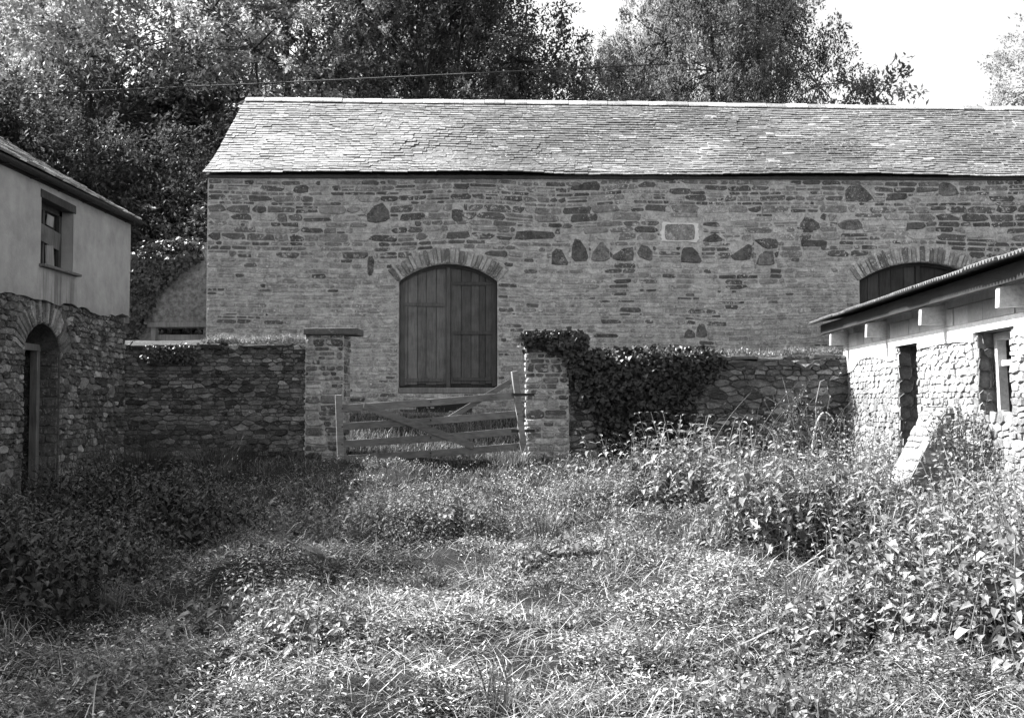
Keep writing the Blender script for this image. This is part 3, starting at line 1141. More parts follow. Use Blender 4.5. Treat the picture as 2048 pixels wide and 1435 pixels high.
# window
win = MB()
yi = HX - .17
win.bar((yi, wy0 + .03, wz0 + .03), (yi, wy0 + .03, wz1), .07, .06, side=(1, 0, 0), tone=.045)
win.bar((yi, wy1 - .05, wz0 + .03), (yi, wy1 - .05, wz1), .08, .06, side=(1, 0, 0), tone=.05)
win.bar((yi, wy0, wz1 - .05), (yi, wy1, wz1 - .05), .09, .06, side=(1, 0, 0), tone=.045)
win.bar((yi, wy0, wz0 + .03), (yi, wy1, wz0 + .03), .06, .06, side=(1, 0, 0), tone=.12)
win.bar((yi, (wy0 + wy1) / 2 - .05, wz0 + .03), (yi, (wy0 + wy1) / 2 - .05, wz1), .05, .05, side=(1, 0, 0), tone=.06)
wo_ = win.build('window', M['door_wood'], house)
bevel(wo_, .004)
for (a, b2, c0, c1, t) in ((wy0 + .07, wy0 + .42, wz0 + .06, wz1 - .1, 0), (wy0 + .48, wy1 - .1, wz0 + .06, wz1 - .1, 0)):
    m_ = MB()
    m_.box(yi - .012, yi - .006, a, b2, c0, c1)
    m_.build('pane', M['glass'], wo_)
for (a, b2, w, t) in (((yi + .03, wy0 + .06, wz0 + .50), (yi + .03, wy1 - .1, wz0 + .42), .22, .12),
                      ((yi + .035, wy0 + .12, wz0 + .06), (yi + .035, wy0 + .16, wz0 + .44), .12, .09),
                      ((yi + .03, wy0 + .62, wz0 + .04), (yi + .03, wy0 + .60, wz0 + .34), .18, .2),
                      ((yi + .03, wy0 + .60, wz0 + .60), (yi + .03, wy0 + .61, wz1 - .14), .15, .26)):
    m_ = MB()
    m_.bar(a, b2, w, .018, side=(1, 0, 0), tone=t, jit=.012)
    m_.build('board', M['door_wood'], wo_)
m_ = MB()
m_.bar((HX - .05, wy0 - .03, wz1 + .045), (HX - .05, wy1 + .06, wz1 + .02), .11, .16, side=(1, 0, 0), tone=.05, jit=.006)
bevel(m_.build('lintel', M['door_wood'], house), .006)
m_ = MB()
m_.bar((HX - .03, wy0 - .04, wz0 - .01), (HX - .03, wy1 + .12, wz0 - .015), .035, .26, side=(1, 0, 0), tone=.14, jit=.004)
bevel(m_.build('window_sill', M['concrete'], house), .004)

# roof
ROV = .09
slp = R(30)
fr_h = Frame((HX + ROV, HY0, HEZ + .06 - ROV * math.tan(slp) + .06), (0, 1, 0), (-math.cos(slp), 0, math.sin(slp)))
vlh = (HX + ROV - xm) / math.cos(slp)
uh = HY1 - HY0 + .1
mb = MB()
w = fr_h(np.array([(0, 0, -.05), (uh, 0, -.05), (uh, vlh, -.05), (0, vlh, -.05), (0, 0, .0), (uh, 0, .0), (uh, vlh, .0), (0, vlh, .0)]))
mb.hexa(w)
top = fr_h(np.array([(0, vlh, 0), (uh, vlh, 0)]))
xe = xb - .2
ze = HEZ + .0
mb.hexa([(xe, HY0, ze - .05), (top[0][0], HY0, top[0][2] - .06), (top[1][0], HY0 + uh, top[1][2] - .06), (xe, HY0 + uh, ze - .05),
         (xe, HY0, ze), (top[0][0], HY0, top[0][2] - .005), (top[1][0], HY0 + uh, top[1][2] - .005), (xe, HY0 + uh, ze)])
hroof = mb.build('roof', M['dark'], house)
V, T = slates(r, fr_h, uh + .03, vlh, .13, (.16, .3), lambda u, v, q: float(q.choice([.12, .2, .3, .5, .6]) * q.uniform(.8, 1.2)),
              lambda u, v: float((vn(u, v, 1.5, 9) - .5) * .04), thick=.016)
lay('slate', V, [BOXF], T, M['slate'], hroof, 300, 'small_slates')
# gutter: half-round trough along the eaves
gz = fr_h.o[2] - .045
gxp = HX + ROV + .035
ang = np.linspace(math.pi, 2 * math.pi, 8)
pr = [(math.cos(a) * .06, math.sin(a) * .06) for a in ang] + [(math.cos(a) * .05, math.sin(a) * .05) for a in ang[::-1]]
NP = len(pr)
V = []
for yy in (HY0, HY1 + .12):
    for (a, b2) in pr:
        V.append((gxp + a, yy, gz + b2))
F = [[k, (k + 1) % NP, NP + (k + 1) % NP, NP + k] for k in range(NP)]
gut = mk('gutter', np.array(V), [np.array(F), np.array([list(range(NP))[::-1], list(range(NP, 2 * NP))])], M['iron'], house, smooth=False)
for k in range(8):
    yy = HY1 - .25 - k * .8
    m_ = MB()
    m_.bar((HX + .01, yy, gz - .07), (gxp + .03, yy, gz - .066), .03, .012, side=(0, 0, 1), tone=0)
    m_.build('gutter_bracket', M['iron'], gut)
m_ = MB()
m_.box(HX + .02, HX + .05, HY0, HY1 + .05, HEZ - .045, HEZ + .03, .03)
m_.build('fascia_board', M['door_wood'], house)

# ------------------------------------------------------------------ THE YARD WALLS AND GATE PIERS
WY = 16.42


def yard_wall(name, label, x0, x1, topf, tones, pw, seed, coping, hs, asp, gap, mortar, proud=(.015, .05)):
    r = np.random.default_rng(seed)
    w = thing(name, label, 'wall', ((x0 + x1) / 2, WY + .22, .6))
    f = Frame((0, WY, 0), (1, 0, 0))
    mb = MB()
    us = np.linspace(x0, x1, 30)
    for i in range(len(us) - 1):
        a, b2 = us[i], us[i + 1]
        mb.hexa([(a, WY, .2), (b2, WY, .2), (b2, WY + .45, .2), (a, WY + .45, .2), (a, WY, topf(a) - .04), (b2, WY, topf(b2) - .04), (b2, WY + .45, topf(b2) - .04), (a, WY + .45, topf(a) - .04)])
    core = mb.build('core', M[mortar], w)
    rc = rubble(r, x0, x1, .45, max(topf(x) for x in us) - .02, hs=hs, asp=asp, wmax=.45, gap=gap, split=.35,
                blocked=lambda q0, q1: [(us[i], us[i + 1]) for i in range(len(us) - 1) if q1 > topf((us[i] + us[i + 1]) / 2) + .02])
    po = cells(r, rc, 2.0, .3, None, (x0, x1, .4, 9.), gap)
    po = po[np.array([q_[:, 1].max() < topf(q_[:, 0].mean()) + .05 for q_ in po])]
    n = len(po)
    tn = r.choice(tones, n, p=pw) * r.uniform(.8, 1.2, n)
    V = stone_verts(r, po, r.uniform(*proud, n), f, bev=.12, rough=.3)
    lay('stone', V, STF, tn, M['dark_stone'], core, 300, 'small_stones')
    return w, core


LX0, LX1 = HX - .5, -3.24
topL = lambda x: P(0, 694, WY)[2] + .05 * (float(vn(x, 0, .8, 40)) - .5)
wl, coreL = yard_wall('yard_wall', 'dark rubble yard wall between the rendered building and the left gate pier', LX0, LX1, topL,
                      [.05, .09, .13, .18, .26, .4], [.2, .26, .26, .18, .095, .005], 31, True, (.035, .095), (1.2, 3.6), .009, 'dark_mortar', (.008, .032))
# rough rounded coping along the left half, flat cope stones after it
r = np.random.default_rng(5)
u = LX0 + .02
while u < LX1 - .05:
    L = r.uniform(.28, .55)
    b2 = min(u + L, LX1 - .01)
    smooth_cap = u < -4.95
    hgt = .13 if smooth_cap else r.uniform(.04, .09)
    o0 = .05 if smooth_cap else r.uniform(.0, .06)
    z_ = topL(u) - .02
    prof = [(-o0, 0), (-o0 - .01, hgt * .5), (.06, hgt), (.25, hgt * 1.2), (.42, hgt * .9), (.48, 0)]
    V = []
    for xx in (u + .004, b2 - .004):
        for (dy, dz) in prof:
            V.append((xx + r.uniform(-.004, .004), WY + dy + r.uniform(-.008, .008), z_ + dz + r.uniform(-.01, .01)))
    F = [[k, 6 + k, 6 + (k + 1) % 6, (k + 1) % 6][::-1] for k in range(6)]
    mk('coping_stone', np.array(V), [np.array(F), np.array([[0, 1, 2, 3, 4, 5][::-1], [6, 7, 8, 9, 10, 11]])], M['concrete'], wl, .05 if smooth_cap else .08)
    u = b2

RX0, RX1 = .9, 5.42
topR = lambda x: P(0, 716, WY)[2] + .06 * (float(vn(x, 0, .6, 41)) - .5) + .05 * max(0, x - 4.4)
wr, coreR = yard_wall('yard_wall', 'ivy-covered rubble yard wall between the right gate pier and the whitewashed shed', RX0, RX1, topR,
                      [.05, .09, .13, .18, .26], [.2, .26, .26, .2, .08], 37, False, (.05, .15), (1.2, 3.2), .012, 'dark_mortar', (.012, .045))
u = RX0 + .3
r = np.random.default_rng(6)
while u < RX1 - .05:
    L = r.uniform(.25, .5)
    b2 = min(u + L, RX1)
    z_ = topR(u) - .03
    hgt = r.uniform(.05, .1)
    o0 = r.uniform(-.01, .05)
    prof = [(-o0, 0), (-o0 - .01, hgt * .6), (.06, hgt), (.25, hgt * 1.1), (.42, hgt * .9), (.48, 0)]
    V = []
    for xx in (u + .004, b2 - .004):
        for (dy, dz) in prof:
            V.append((xx, WY + dy + r.uniform(-.008, .008), z_ + dz + r.uniform(-.01, .01)))
    F = [[k, 6 + k, 6 + (k + 1) % 6, (k + 1) % 6][::-1] for k in range(6)]
    mk('coping_stone', np.array(V), [np.array(F), np.array([[0, 1, 2, 3, 4, 5][::-1], [6, 7, 8, 9, 10, 11]])], M['concrete'], wr, .12)
    u = b2


def pier(label, x0, x1, y0, dep, z1, seed, yaw, capx0, capx1, capz):
    r = np.random.default_rng(seed)
    cx, cy = (x0 + x1) / 2, y0 + dep / 2
    t = thing('gate_pier', label, 'gate pier', (cx, cy, .5), 'gate piers')
    w = x1 - x0
    ca, sa = math.cos(yaw), math.sin(yaw)

    def loc(px, py):
        return (cx + ca * px - sa * py, cy + sa * px + ca * py)

    mb = MB()
    c4 = [(-w / 2, -dep / 2), (w / 2, -dep / 2), (w / 2, dep / 2), (-w / 2, dep / 2)]
    mb.hexa([(*loc(*c), .2) for c in c4] + [(*loc(*c), z1) for c in c4])
    core = mb.build('core', M['pier_mortar'], t)
    for k, (ln, hw, axis) in enumerate(((w, dep / 2, 0), (dep, w / 2, 1), (dep, w / 2, -1))):
        if axis == 0:
            o_ = loc(-w / 2, -dep / 2)
            U = (ca, sa, 0)
        elif axis == 1:
            o_ = loc(w / 2, -dep / 2)
            U = (-sa, ca, 0)
        else:
            o_ = loc(-w / 2, dep / 2)
            U = (sa, -ca, 0)
        f = Frame((o_[0], o_[1], 0), U)
        rc = rubble(r, .0, ln, .4, z1 - .01, hs=(.07, .15), asp=(1.2, 3.6), wmax=.36, gap=.022, split=.25)
        po = rect_polys(r, rc, jit=.2, cut=.42, wav=.02)
        V = stone_verts(r, po, r.uniform(.008, .026, len(rc)), f, bev=.18)
        tn = r.choice([.08, .14, .24, .36], len(rc), p=[.25, .3, .3, .15]) * r.uniform(.8, 1.2, len(rc)) if axis != -1 else r.uniform(.4, .6, len(rc))  # left-facing stones paler, sunlight put into their tone
        lay('stone', V, STF, tn, M['barn_stone'], core, 120, 'small_stones')
    mb = MB()
    ch = [(capx0, y0 - .08), (capx1, y0 - .08), (capx1, y0 + dep + .08), (capx0, y0 + dep + .08)]
    mb.hexa([(*c, z1 + .002 + .004 * i) for i, c in enumerate(ch)] + [(*c, capz + .008 * i) for i, c in enumerate(ch)], .11)
    cap = mb.build('cap_slab', M['concrete'], t)
    bevel(cap, .012, 2)
    return t


zc1, zc0 = P(0, 657, WY)[2], P(0, 670, WY)[2]
pier('left gate pier of lime-mortared rubble with a bare slate cap', P(618, 0, WY)[0], P(693, 0, WY)[0], WY - .05, .6, zc0, 51, 0., P(612, 0, WY - .1)[0], P(718, 0, WY - .1)[0], zc1)
pier('right gate pier under an ivy-hung slab, sunlight painted into its left edge', P(1056, 0, WY)[0], P(1141, 0, WY)[0], WY - .05, .6, zc0 - .02, 52, R(-9), P(1046, 0, WY - .1)[0], P(1164, 0, WY - .1)[0], zc1 - .03)

# ------------------------------------------------------------------ THE FIELD GATE (sagging towards its free left end)
gate = thing('field_gate', 'sagging weathered wooden field gate of four rails between the stone piers', 'gate', (-1.25, 16.1, .6))
Gr, Gl = (.115, 16.3), (-2.665, 15.86)
gp = lambda s, z: (Gr[0] + (Gl[0] - Gr[0]) * s, Gr[1] + (Gl[1] - Gr[1]) * s, z)
gs = Vector((Gl[1] - Gr[1], -(Gl[0] - Gr[0]), 0)).normalized()
gs = -gs if gs.y > 0 else gs                      # towards the camera
zr_ = [P(0, 789, 16.3)[2], P(0, 827, 16.3)[2], P(0, 861, 16.3)[2], P(0, 892, 16.3)[2]]
zl_ = [P(0, 817, 15.9)[2], P(0, 853, 15.9)[2], P(0, 888, 15.9)[2], P(0, 918, 15.9)[2]]
random.seed(3)
for k in range(4):
    mb = MB()
    a, b2 = gp(-.01, zr_[k]), gp(1.015, zl_[k])
    # a slight belly in each rail
    midp = gp(.5, (zr_[k] + zl_[k]) / 2 - .015)
    mb.bar(a, midp, .112, .026, side=gs, tone=.165 - .008 * k, jit=.003)
    mb.bar(midp, b2, .112, .026, side=gs, tone=.15 - .008 * k, jit=.003)
    rail = bevel(mb.build('rail', M['gate_wood'], gate), .003)
    for s_ in (.015, .985, .5):
        m_ = MB()
        c_ = Vector(gp(s_, zr_[k] + (zl_[k] - zr_[k]) * s_)) + gs * (.02 if s_ == .5 else .088)
        m_.bar(c_ - gs * .012, c_ + gs * .006, .022, .022, side=(0, 0, 1))
        m_.build('bolt', M['iron'], rail)
mb = MB()
off = gs * .045
pa, pb = Vector(P(1028, 742, 16.3)), Vector(P(1047, 896, 16.3))
pb.z -= .05
mb.bar(pa + off, pb + off, .10, .075, side=gs, tone=.2, jit=.004)
bevel(mb.build('hanging_stile', M['gate_wood'], gate), .006)
mb = MB()
pa, pb = Vector(P(677, 789, 15.9)), Vector(P(682, 928, 15.9))
mb.bar(pa + off * .9, pb + off * .9, .105, .06, side=gs, tone=.2, jit=.004)
bevel(mb.build('closing_stile', M['gate_wood'], gate), .006)
for (s0, q0, s1, q1, w, t) in ((.87, .02, .26, -.03, .105, .14), (.03, .12, .36, .02, .085, .13)):
    mb = MB()
    zt = lambda s, i, d: zr_[i] + (zl_[i] - zr_[i]) * s + d
    if w > .1:
        a, b2 = Vector(gp(s0, zt(s0, 0, .02))), Vector(gp(s1, zt(s1, 3, .06)))
        oo = off * .62
    else:
        a, b2 = Vector(gp(.05, zt(.05, 0, .22))), Vector(gp(.40, zt(.40, 1, .0)))
        oo = -off * .62
    mb.bar(a + oo, b2 + oo, w, .022, side=gs, tone=t, jit=.003)
    bevel(mb.build('brace', M['gate_wood'], gate), .003)
m_ = MB()
for zz in (zr_[0], zr_[2]):
    m_ = MB()
    m_.bar(Vector(gp(-.085, zz)) + off, Vector(gp(.05, zz)) + off * 2.0, .045, .008, side=gs)
    m_.build('hinge_strap', M['iron'], gate)

# ------------------------------------------------------------------ THE SHED ON THE RIGHT
shed = thing('shed', 'low whitewashed rubble shed with corrugated roof and open window at the right', 'shed', (6.5, 12, .5))
r = np.random.default_rng(61)
SO = (5.4, 16.6, 0)
SU = np.array((-.073, -1, 0.))
SU /= np.linalg.norm(SU)
fs_ = Frame(SO, SU)
SL = 9.2
STOP = 2.86
sd = (2.86, 3.66, .2, 2.32)
sw = (5.66, 6.52, 1.44, 2.32)
mb = MB()
slab(mb, fs_, 0, SL, 0, STOP, .42, [(sd[0], sd[1], sd[2], lambda u: sd[3]), (sw[0], sw[1], sw[2], lambda u: sw[3])], seg=2)
w8 = lambda a, b2, c0, c1, d0, d1_: fs_(np.array([(a, c0, d0), (b2, c0, d0), (b2, c0, d1_), (a, c0, d1_), (a, c1, d0), (b2, c1, d0), (b2, c1, d1_), (a, c1, d1_)]))
for a_ in (0., SL - .4):
    mb.hexa(fs_(np.array([(a_, .2, -.42), (a_ + .4, .2, -.42), (a_ + .4, .2, -4.), (a_, .2, -4.), (a_, STOP + .04, -.42), (a_ + .4, STOP + .04, -.42), (a_ + .4, STOP + .72, -4.), (a_, STOP + .72, -4.)])))
mb.hexa(w8(0, SL, .2, STOP + .7, -4.0, -4.4))
swall = mb.build('wall', M['shed_mortar'], shed)


def sblock(q0, q1):
    out = []
    m_ = (q0 + q1) / 2
    for s_ in (sd, sw):
        if s_[2] - .01 < m_ < s_[3] + .01: out.append((s_[0], s_[1]))
    return out


BAND = 2.27
rc = rubble(r, .0, SL, .25, BAND, hs=(.045, .12), asp=(1.1, 3.0), wmax=.3, gap=.014, split=.35, blocked=sblock)
po = cells(r, rc, 1.7, .28, sblock, (0, SL, .25, BAND + .03), .014)
n = len(po)
tn = r.uniform(.12, .27, n)
tn[r.random(n) < .1] = .14
hi = np.clip((po[:, :, 1].mean(1) - 1.5) / .7, 0, 1)
tn = tn * (1 - hi * .4) + .55 * hi * .4
V = stone_verts(r, po, r.uniform(.008, .026, n), fs_, bev=.08, rough=.35)
lay('stone', V, STF, tn, M['shed_stone'], swall, 300, 'small_stones')
# thick limewash band below the blocks
mb = MB()
us = np.linspace(0, SL, 70)
be = lambda u: BAND - .08 + .2 * (float(vn(u, 1, .5, 60)) - .5) - .10 * np.clip((2.6 - u) / 2.6, 0, 1)
for i in range(len(us) - 1):
    a, b2 = us[i], us[i + 1]
    la, lb = be(a), be(b2)
    mid = (a + b2) / 2
    if sd[0] - .1 < mid < sd[1] + .1 or sw[0] - .1 < mid < sw[1] + .1: la = lb = 2.325
    p = np.array([(a, la, -.01), (b2, lb, -.01), (b2, lb, .012), (a, la, .012), (a, 2.44, -.01), (b2, 2.44, -.01), (b2, 2.44, .03), (a, 2.44, .03)])
    p[[2, 3], 2] += .02
    w = fs_(p)
    mb.hexa(w, .72)
mb.build('limewash_band', M['whitewash'], swall)
# two courses of blocks
V = []
T = []
for k in range(2):
    u = -.2 * k
    while u < SL:
        a, b2 = max(u, 0) + .006, min(u + .42, SL) - .006
        u += .42 * r.uniform(.9, 1.1)
        if b2 - a < .1: continue
        z_ = 2.446 + k * .205
        d = .018 + r.uniform(0, .012)
        V.append(fs_(np.array([(a, z_, -.02), (b2, z_, -.02), (b2, z_, d), (a, z_, d), (a, z_ + .197, -.02), (b2, z_ + .197, -.02), (b2, z_ + .197, d), (a, z_ + .197, d)])))
        T.append(r.uniform(.42, .62))
lay('block', np.array(V), [BOXF], np.array(T), M['whitewash'], swall, 60)
# jamb stones of the far reveals
for s_ in (sd, sw):
    fj = Frame(tuple(fs_(np.array((s_[0], 0, -.42)))), -fs_.N * -1)
    rc = rubble(r, .0, .43, max(s_[2], .3), s_[3], hs=(.08, .2), asp=(1.2, 2.6), wmax=.34, gap=.014, split=.1)
    V = stone_verts(r, rect_polys(r, rc, jit=.15, cut=.3), r.uniform(.01, .03, len(rc)), fj, bev=.15)
    lay('jamb_stone', V, STF, r.uniform(.12, .3, len(rc)), M['shed_stone'], swall, 60)
# window and door timbers
mb = MB()
p = lambda u, v, d: Vector(fs_(np.array((u, v, d))))
mb.bar(p(sw[0] + .085, sw[2] + .01, -.22), p(sw[0] + .06, sw[3] - .01, -.2), .10, .08, side=SU, tone=.42)
wf = bevel(mb.build('window_frame', M['beam_wood'], shed), .005)
mb = MB()
mb.bar(p(sw[0] + .12, sw[2] + .55, -.22), p(sw[0] + .82, sw[2] + .55, -.22), .06, .06, side=fs_.N, tone=.5)
bevel(mb.build('window_rail', M['beam_wood'], wf), .004)
mb = MB()
mb.bar(p(sw[0] + .1, sw[3] - .045, -.2), p(sw[1] - .02, sw[3] - .045, -.2), .08, .1, side=fs_.N, tone=.45)
bevel(mb.build('window_head', M['beam_wood'], wf), .004)
mb = MB()
mb.bar(p(sw[1] - .05, sw[2] + .02, -.2), p(sw[1] - .05, sw[3] - .1, -.2), .06, .07, side=SU, tone=.12)
bevel(mb.build('window_post', M['beam_wood'], wf), .004)
mb = MB()
mb.bar(p(sd[0] + .05, sd[2], -.31), p(sd[0] + .05, sd[3] - .0, -.31), .08, .08, side=SU, tone=.16)
bevel(mb.build('door_post', M['beam_wood'], shed), .005)
mb = MB()
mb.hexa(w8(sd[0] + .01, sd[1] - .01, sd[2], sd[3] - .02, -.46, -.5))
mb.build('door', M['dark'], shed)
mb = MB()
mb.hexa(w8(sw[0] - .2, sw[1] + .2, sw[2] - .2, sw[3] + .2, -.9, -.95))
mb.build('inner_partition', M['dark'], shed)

# rafters, purlin and corrugated roof
OVR = .50
for t_ in (.30, 2.4, 4.72, 6.98, 9.0):
    mb = MB()
    z1 = STOP - .19
    a, b2 = t_ - .045, t_ + .045
    mb.hexa(fs_(np.array([(a, z1 - .2, .31), (b2, z1 - .2, .31), (b2, z1 - .2 + .02, -.1), (a, z1 - .2 + .02, -.1),
                          (a, z1, .30), (b2, z1, .30), (b2, z1 + .05, -.1), (a, z1 + .05, -.1)])), .42)
    bevel(mb.build('rafter', M['beam_wood'], shed), .004)
mb = MB()
mb.hexa(w8(-.25, SL, STOP - .185, STOP - .02, .33, .27), .025)
mb.hexa(w8(-.25, SL, STOP - .10, STOP - .02, .27, .02), .03)
bevel(mb.build('purlin', M['beam_wood'], shed), .004)
pit = math.tan(R(11))
nw = int((SL + .6) / .0095)
us = -.34 + np.arange(nw) * .0095
wv = .016 * np.sin(us / .076 * 2 * math.pi)
lap = .004 * (np.floor((us + .34) / .78) % 2)
rows = []
for (off_, extra) in ((OVR, 0), (-1.5, 0), (-4.6, 0)):
    rows.append(np.stack([us, STOP + .012 + (OVR - off_) * pit + wv + lap, np.full(nw, off_) + (.012 * np.sin(np.floor((us + .34) / .78) * 2.3) if off_ > 0 else 0)], -1))
V = []
for s_ in (0, .004):
    for q_ in rows:
        p_ = q_.copy()
        p_[:, 1] += s_
        V.append(fs_(p_))
V = np.concatenate(V)
F = []
idx = np.arange(nw - 1)
for b_ in range(2):
    for s_ in (0, 3):
        o_ = (s_ + b_) * nw
        f_ = np.stack([idx + o_, idx + 1 + o_, idx + 1 + o_ + nw, idx + o_ + nw], -1)
        F.append(f_ if s_ else f_[:, ::-1])
F.append(np.stack([idx, idx + 1, idx + 1 + 3 * nw, idx + 3 * nw], -1))
mk('corrugated_roof', V, np.concatenate(F), M['metal_sheet'], shed)

# buttress
b0, b1 = 4.15, 4.92
z0, z1 = .25, P(0, 812, 11.7)[2]
o0, o1 = .74, .07
mb = MB()
mb.hexa(fs_(np.array([(b0, z0, -.01), (b1, z0, -.01), (b1, z0, o0), (b0, z0, o0), (b0, z1, -.01), (b1, z1, -.01), (b1, z1, o1), (b0, z1, o1)])))
but = mb.build('buttress', M['shed_mortar'], shed)
tilt = math.atan2(o0 - o1, z1 - z0)
fo = fs_(np.array((b0, z0, o0)))
Wv = fs_(np.array((b0, z1, o1))) - fo
fbt = Frame(tuple(fo), SU, Wv)
rc = rubble(r, 0, b1 - b0, 0, np.linalg.norm(Wv), hs=(.1, .18), asp=(1.2, 3), wmax=.45, gap=.01, split=.1)
V = stone_verts(r, rect_polys(r, rc, jit=.2, cut=.4), r.uniform(.008, .026, len(rc)), fbt, bev=.15)
lay('stone', V, STF, r.uniform(.16, .34, len(rc)), M['shed_stone'], but, 60)
fq = Frame(tuple(fs_(np.array((b1, 0, o0)))), -fs_.N)
blk = lambda q0, q1: [(-9, ((q0 + q1) / 2 - z0) / (z1 - z0) * (o0 - o1) + .01)]
rc = rubble(r, 0, o0, z0, z1, hs=(.1, .2), asp=(1.2, 2.6), wmax=.36, gap=.014, split=.1, blocked=blk)
V = stone_verts(r, rect_polys(r, rc, jit=.15, cut=.3), r.uniform(.01, .03, len(rc)), fq, bev=.15)
lay('stone', V, STF, r.uniform(.1, .22, len(rc)), M['shed_stone'], but, 60)  # camera-facing stones darker, that side's shade put into the tone

# ------------------------------------------------------------------ THE RUINED WALL BEHIND, BETWEEN HOUSE AND BARN
RY = 19.0
rear = thing('ruined_wall', 'ruined mud-rendered wall with a framed doorway, left of the barn', 'wall', (-6.7, RY + .2, 1.2))
fr_ = Frame((0, RY, 0), (1, 0, 0))
dx0, dx1, dzt = P(312, 0, RY)[0], P(420, 0, RY)[0], P(0, 654, RY)[2]
pts = [(-9.5, P(0, 600, RY)[2]), (P(235, 0, RY)[0], P(0, 575, RY)[2]), (P(275, 0, RY)[0], P(0, 535, RY)[2]), (P(320, 0, RY)[0], P(0, 510, RY)[2]), (P(370, 0, RY)[0], P(0, 500, RY)[2]), (-5.0, P(0, 498, RY)[2])]
rt_ = lambda u: float(np.interp(u, [a for a, _ in pts], [b2 for _, b2 in pts])) + .08 * (float(vn(u, 0, .3, 70)) - .5)
mb = MB()
slab(mb, fr_, -9.5, BX0 - .03, .5, 5, .4, [(dx0, BX0 - .2, .6, lambda u: dzt)] + [(-9.4 + .3 * i, -9.1 + .3 * i, .5, lambda u: .5) for i in range(6)], seg=2, vtop=rt_)
mb.build('wall', M['cob'], rear)
mb = MB()
mb.bar((dx0 - .06, RY - .01, dzt + .04), (BX0 - .1, RY - .01, dzt + .045), .09, .12, tone=.2, jit=.005)
df = bevel(mb.build('door_frame', M['door_wood'], rear), .005)
mb = MB()
mb.bar((dx0 + .04, RY + .02, .6), (dx0 + .04, RY + .02, dzt - .006), .09, .1, tone=.22, jit=.004)
bevel(mb.build('frame_post', M['door_wood'], df), .005)
mb = MB()
mb.box(dx0 + .09, BX0 - .2, RY + .12, RY + .16, .6, P(0, 668, RY)[2], .3)
mb.build('door_board', M['door_wood'], rear)

# ================================================================== VEGETATION TOOLS
def unit(a):
    return a / (np.linalg.norm(a, axis=-1, keepdims=True) + 1e-9)


def rand_dir(r, n, up=0.):
    d = r.normal(size=(n, 3))
    d = unit(d)
    d[:, 2] += up
    return unit(d)


def qleaf(base, d, nrm, L, W, fold=.15):
    """four-cornered leaf, (n,4,3)"""
    d = unit(d)
    s = unit(np.cross(d, nrm))
    nn = np.cross(s, d)
    m = base + d * (L * .45)[:, None]
    lift = nn * (W * fold)[:, None]
    return np.stack([base, m + s * (W / 2)[:, None] + lift, base + d * L[:, None], m - s * (W / 2)[:, None] + lift], 1)


def bleaf(base, d, nrm, L, W, droop=.35, fold=.2, wide=(.8, .75)):
    """broad folded leaf with a drooping tip, (n,8,3)"""
    d = unit(d)
    s = unit(np.cross(d, nrm))
    nn = np.cross(s, d)
    L_, W_ = L[:, None], W[:, None]
    m1 = base + d * L_ * .3 + nn * L_ * (.06)
    m2 = base + d * L_ * .66 - nn * L_ * droop * .35
    tip = base + d * L_ * .95 - nn * L_ * droop
    up = nn * W_ * fold
    return np.stack([base, m1 + s * W_ * .5 * wide[0] + up, m1, m1 - s * W_ * .5 * wide[0] + up,
                     m2 + s * W_ * .5 * wide[1] + up, m2, m2 - s * W_ * .5 * wide[1] + up, tip], 1)


BL_T = np.array([[0, 2, 1], [0, 3, 2], [4, 5, 7], [5, 6, 7]])
BL_Q = np.array([[1, 2, 5, 4], [2, 3, 6, 5]])


def tile(Fs, n, k):
    off = (np.arange(n) * k)[:, None, None]
    return [(f[None] + off).reshape(-1, f.shape[1]) for f in Fs]


def add_b(ac, V, tone):
    n = len(V)
    for f in tile([BL_T], n, 8) + tile([BL_Q], n, 8):
        pass
    T4, Q4 = tile([BL_T, BL_Q], n, 8)
    base = ac.n
    ac.V.append(V.reshape(-1, 3))
    ac.n += n * 8
    ac.F.setdefault(3, []).append(T4 + base)
    ac.T.setdefault(3, []).append(np.repeat(tone, 4))
    ac.F.setdefault(4, []).append(Q4 + base)
    ac.T.setdefault(4, []).append(np.repeat(tone, 2))


def add_q(ac, V, tone):
    n = len(V)
    ac.add(V.reshape(-1, 3), np.arange(n * 4).reshape(-1, 4), tone)


def blades(r, base, h, w, lean, az, curl=.5):
    """grass blades: (n,5,3) verts"""
    n = len(base)
    d = np.stack([np.cos(az), np.sin(az), np.zeros(n)], -1)
    fa = az + r.uniform(-.9, .9, n) + math.pi / 2
    s = np.stack([np.cos(fa), np.sin(fa), np.zeros(n)], -1) * (w / 2)[:, None]
    up = np.zeros((n, 3))
    up[:, 2] = 1
    hm = h * .55
    mid = base + up * (hm * np.cos(lean))[:, None] + d * (hm * np.sin(lean))[:, None]
    l2 = lean + curl * r.uniform(.2, 1.4, n)
    ht = h * .5
    tip = mid + up * (ht * np.cos(l2))[:, None] + d * (ht * np.sin(l2))[:, None]
    return np.stack([base - s, base + s, mid + s * .8, mid - s * .8, tip], 1)


def add_blades(ac, V, tone):
    n = len(V)
    b0_ = ac.n
    ac.V.append(V.reshape(-1, 3))
    ac.n += n * 5
    Q4, T3 = tile([np.array([[0, 1, 2, 3]]), np.array([[3, 2, 4]])], n, 5)
    ac.F.setdefault(4, []).append(Q4 + b0_)
    ac.T.setdefault(4, []).append(tone)
    ac.F.setdefault(3, []).append(T3 + b0_)
    ac.T.setdefault(3, []).append(tone)


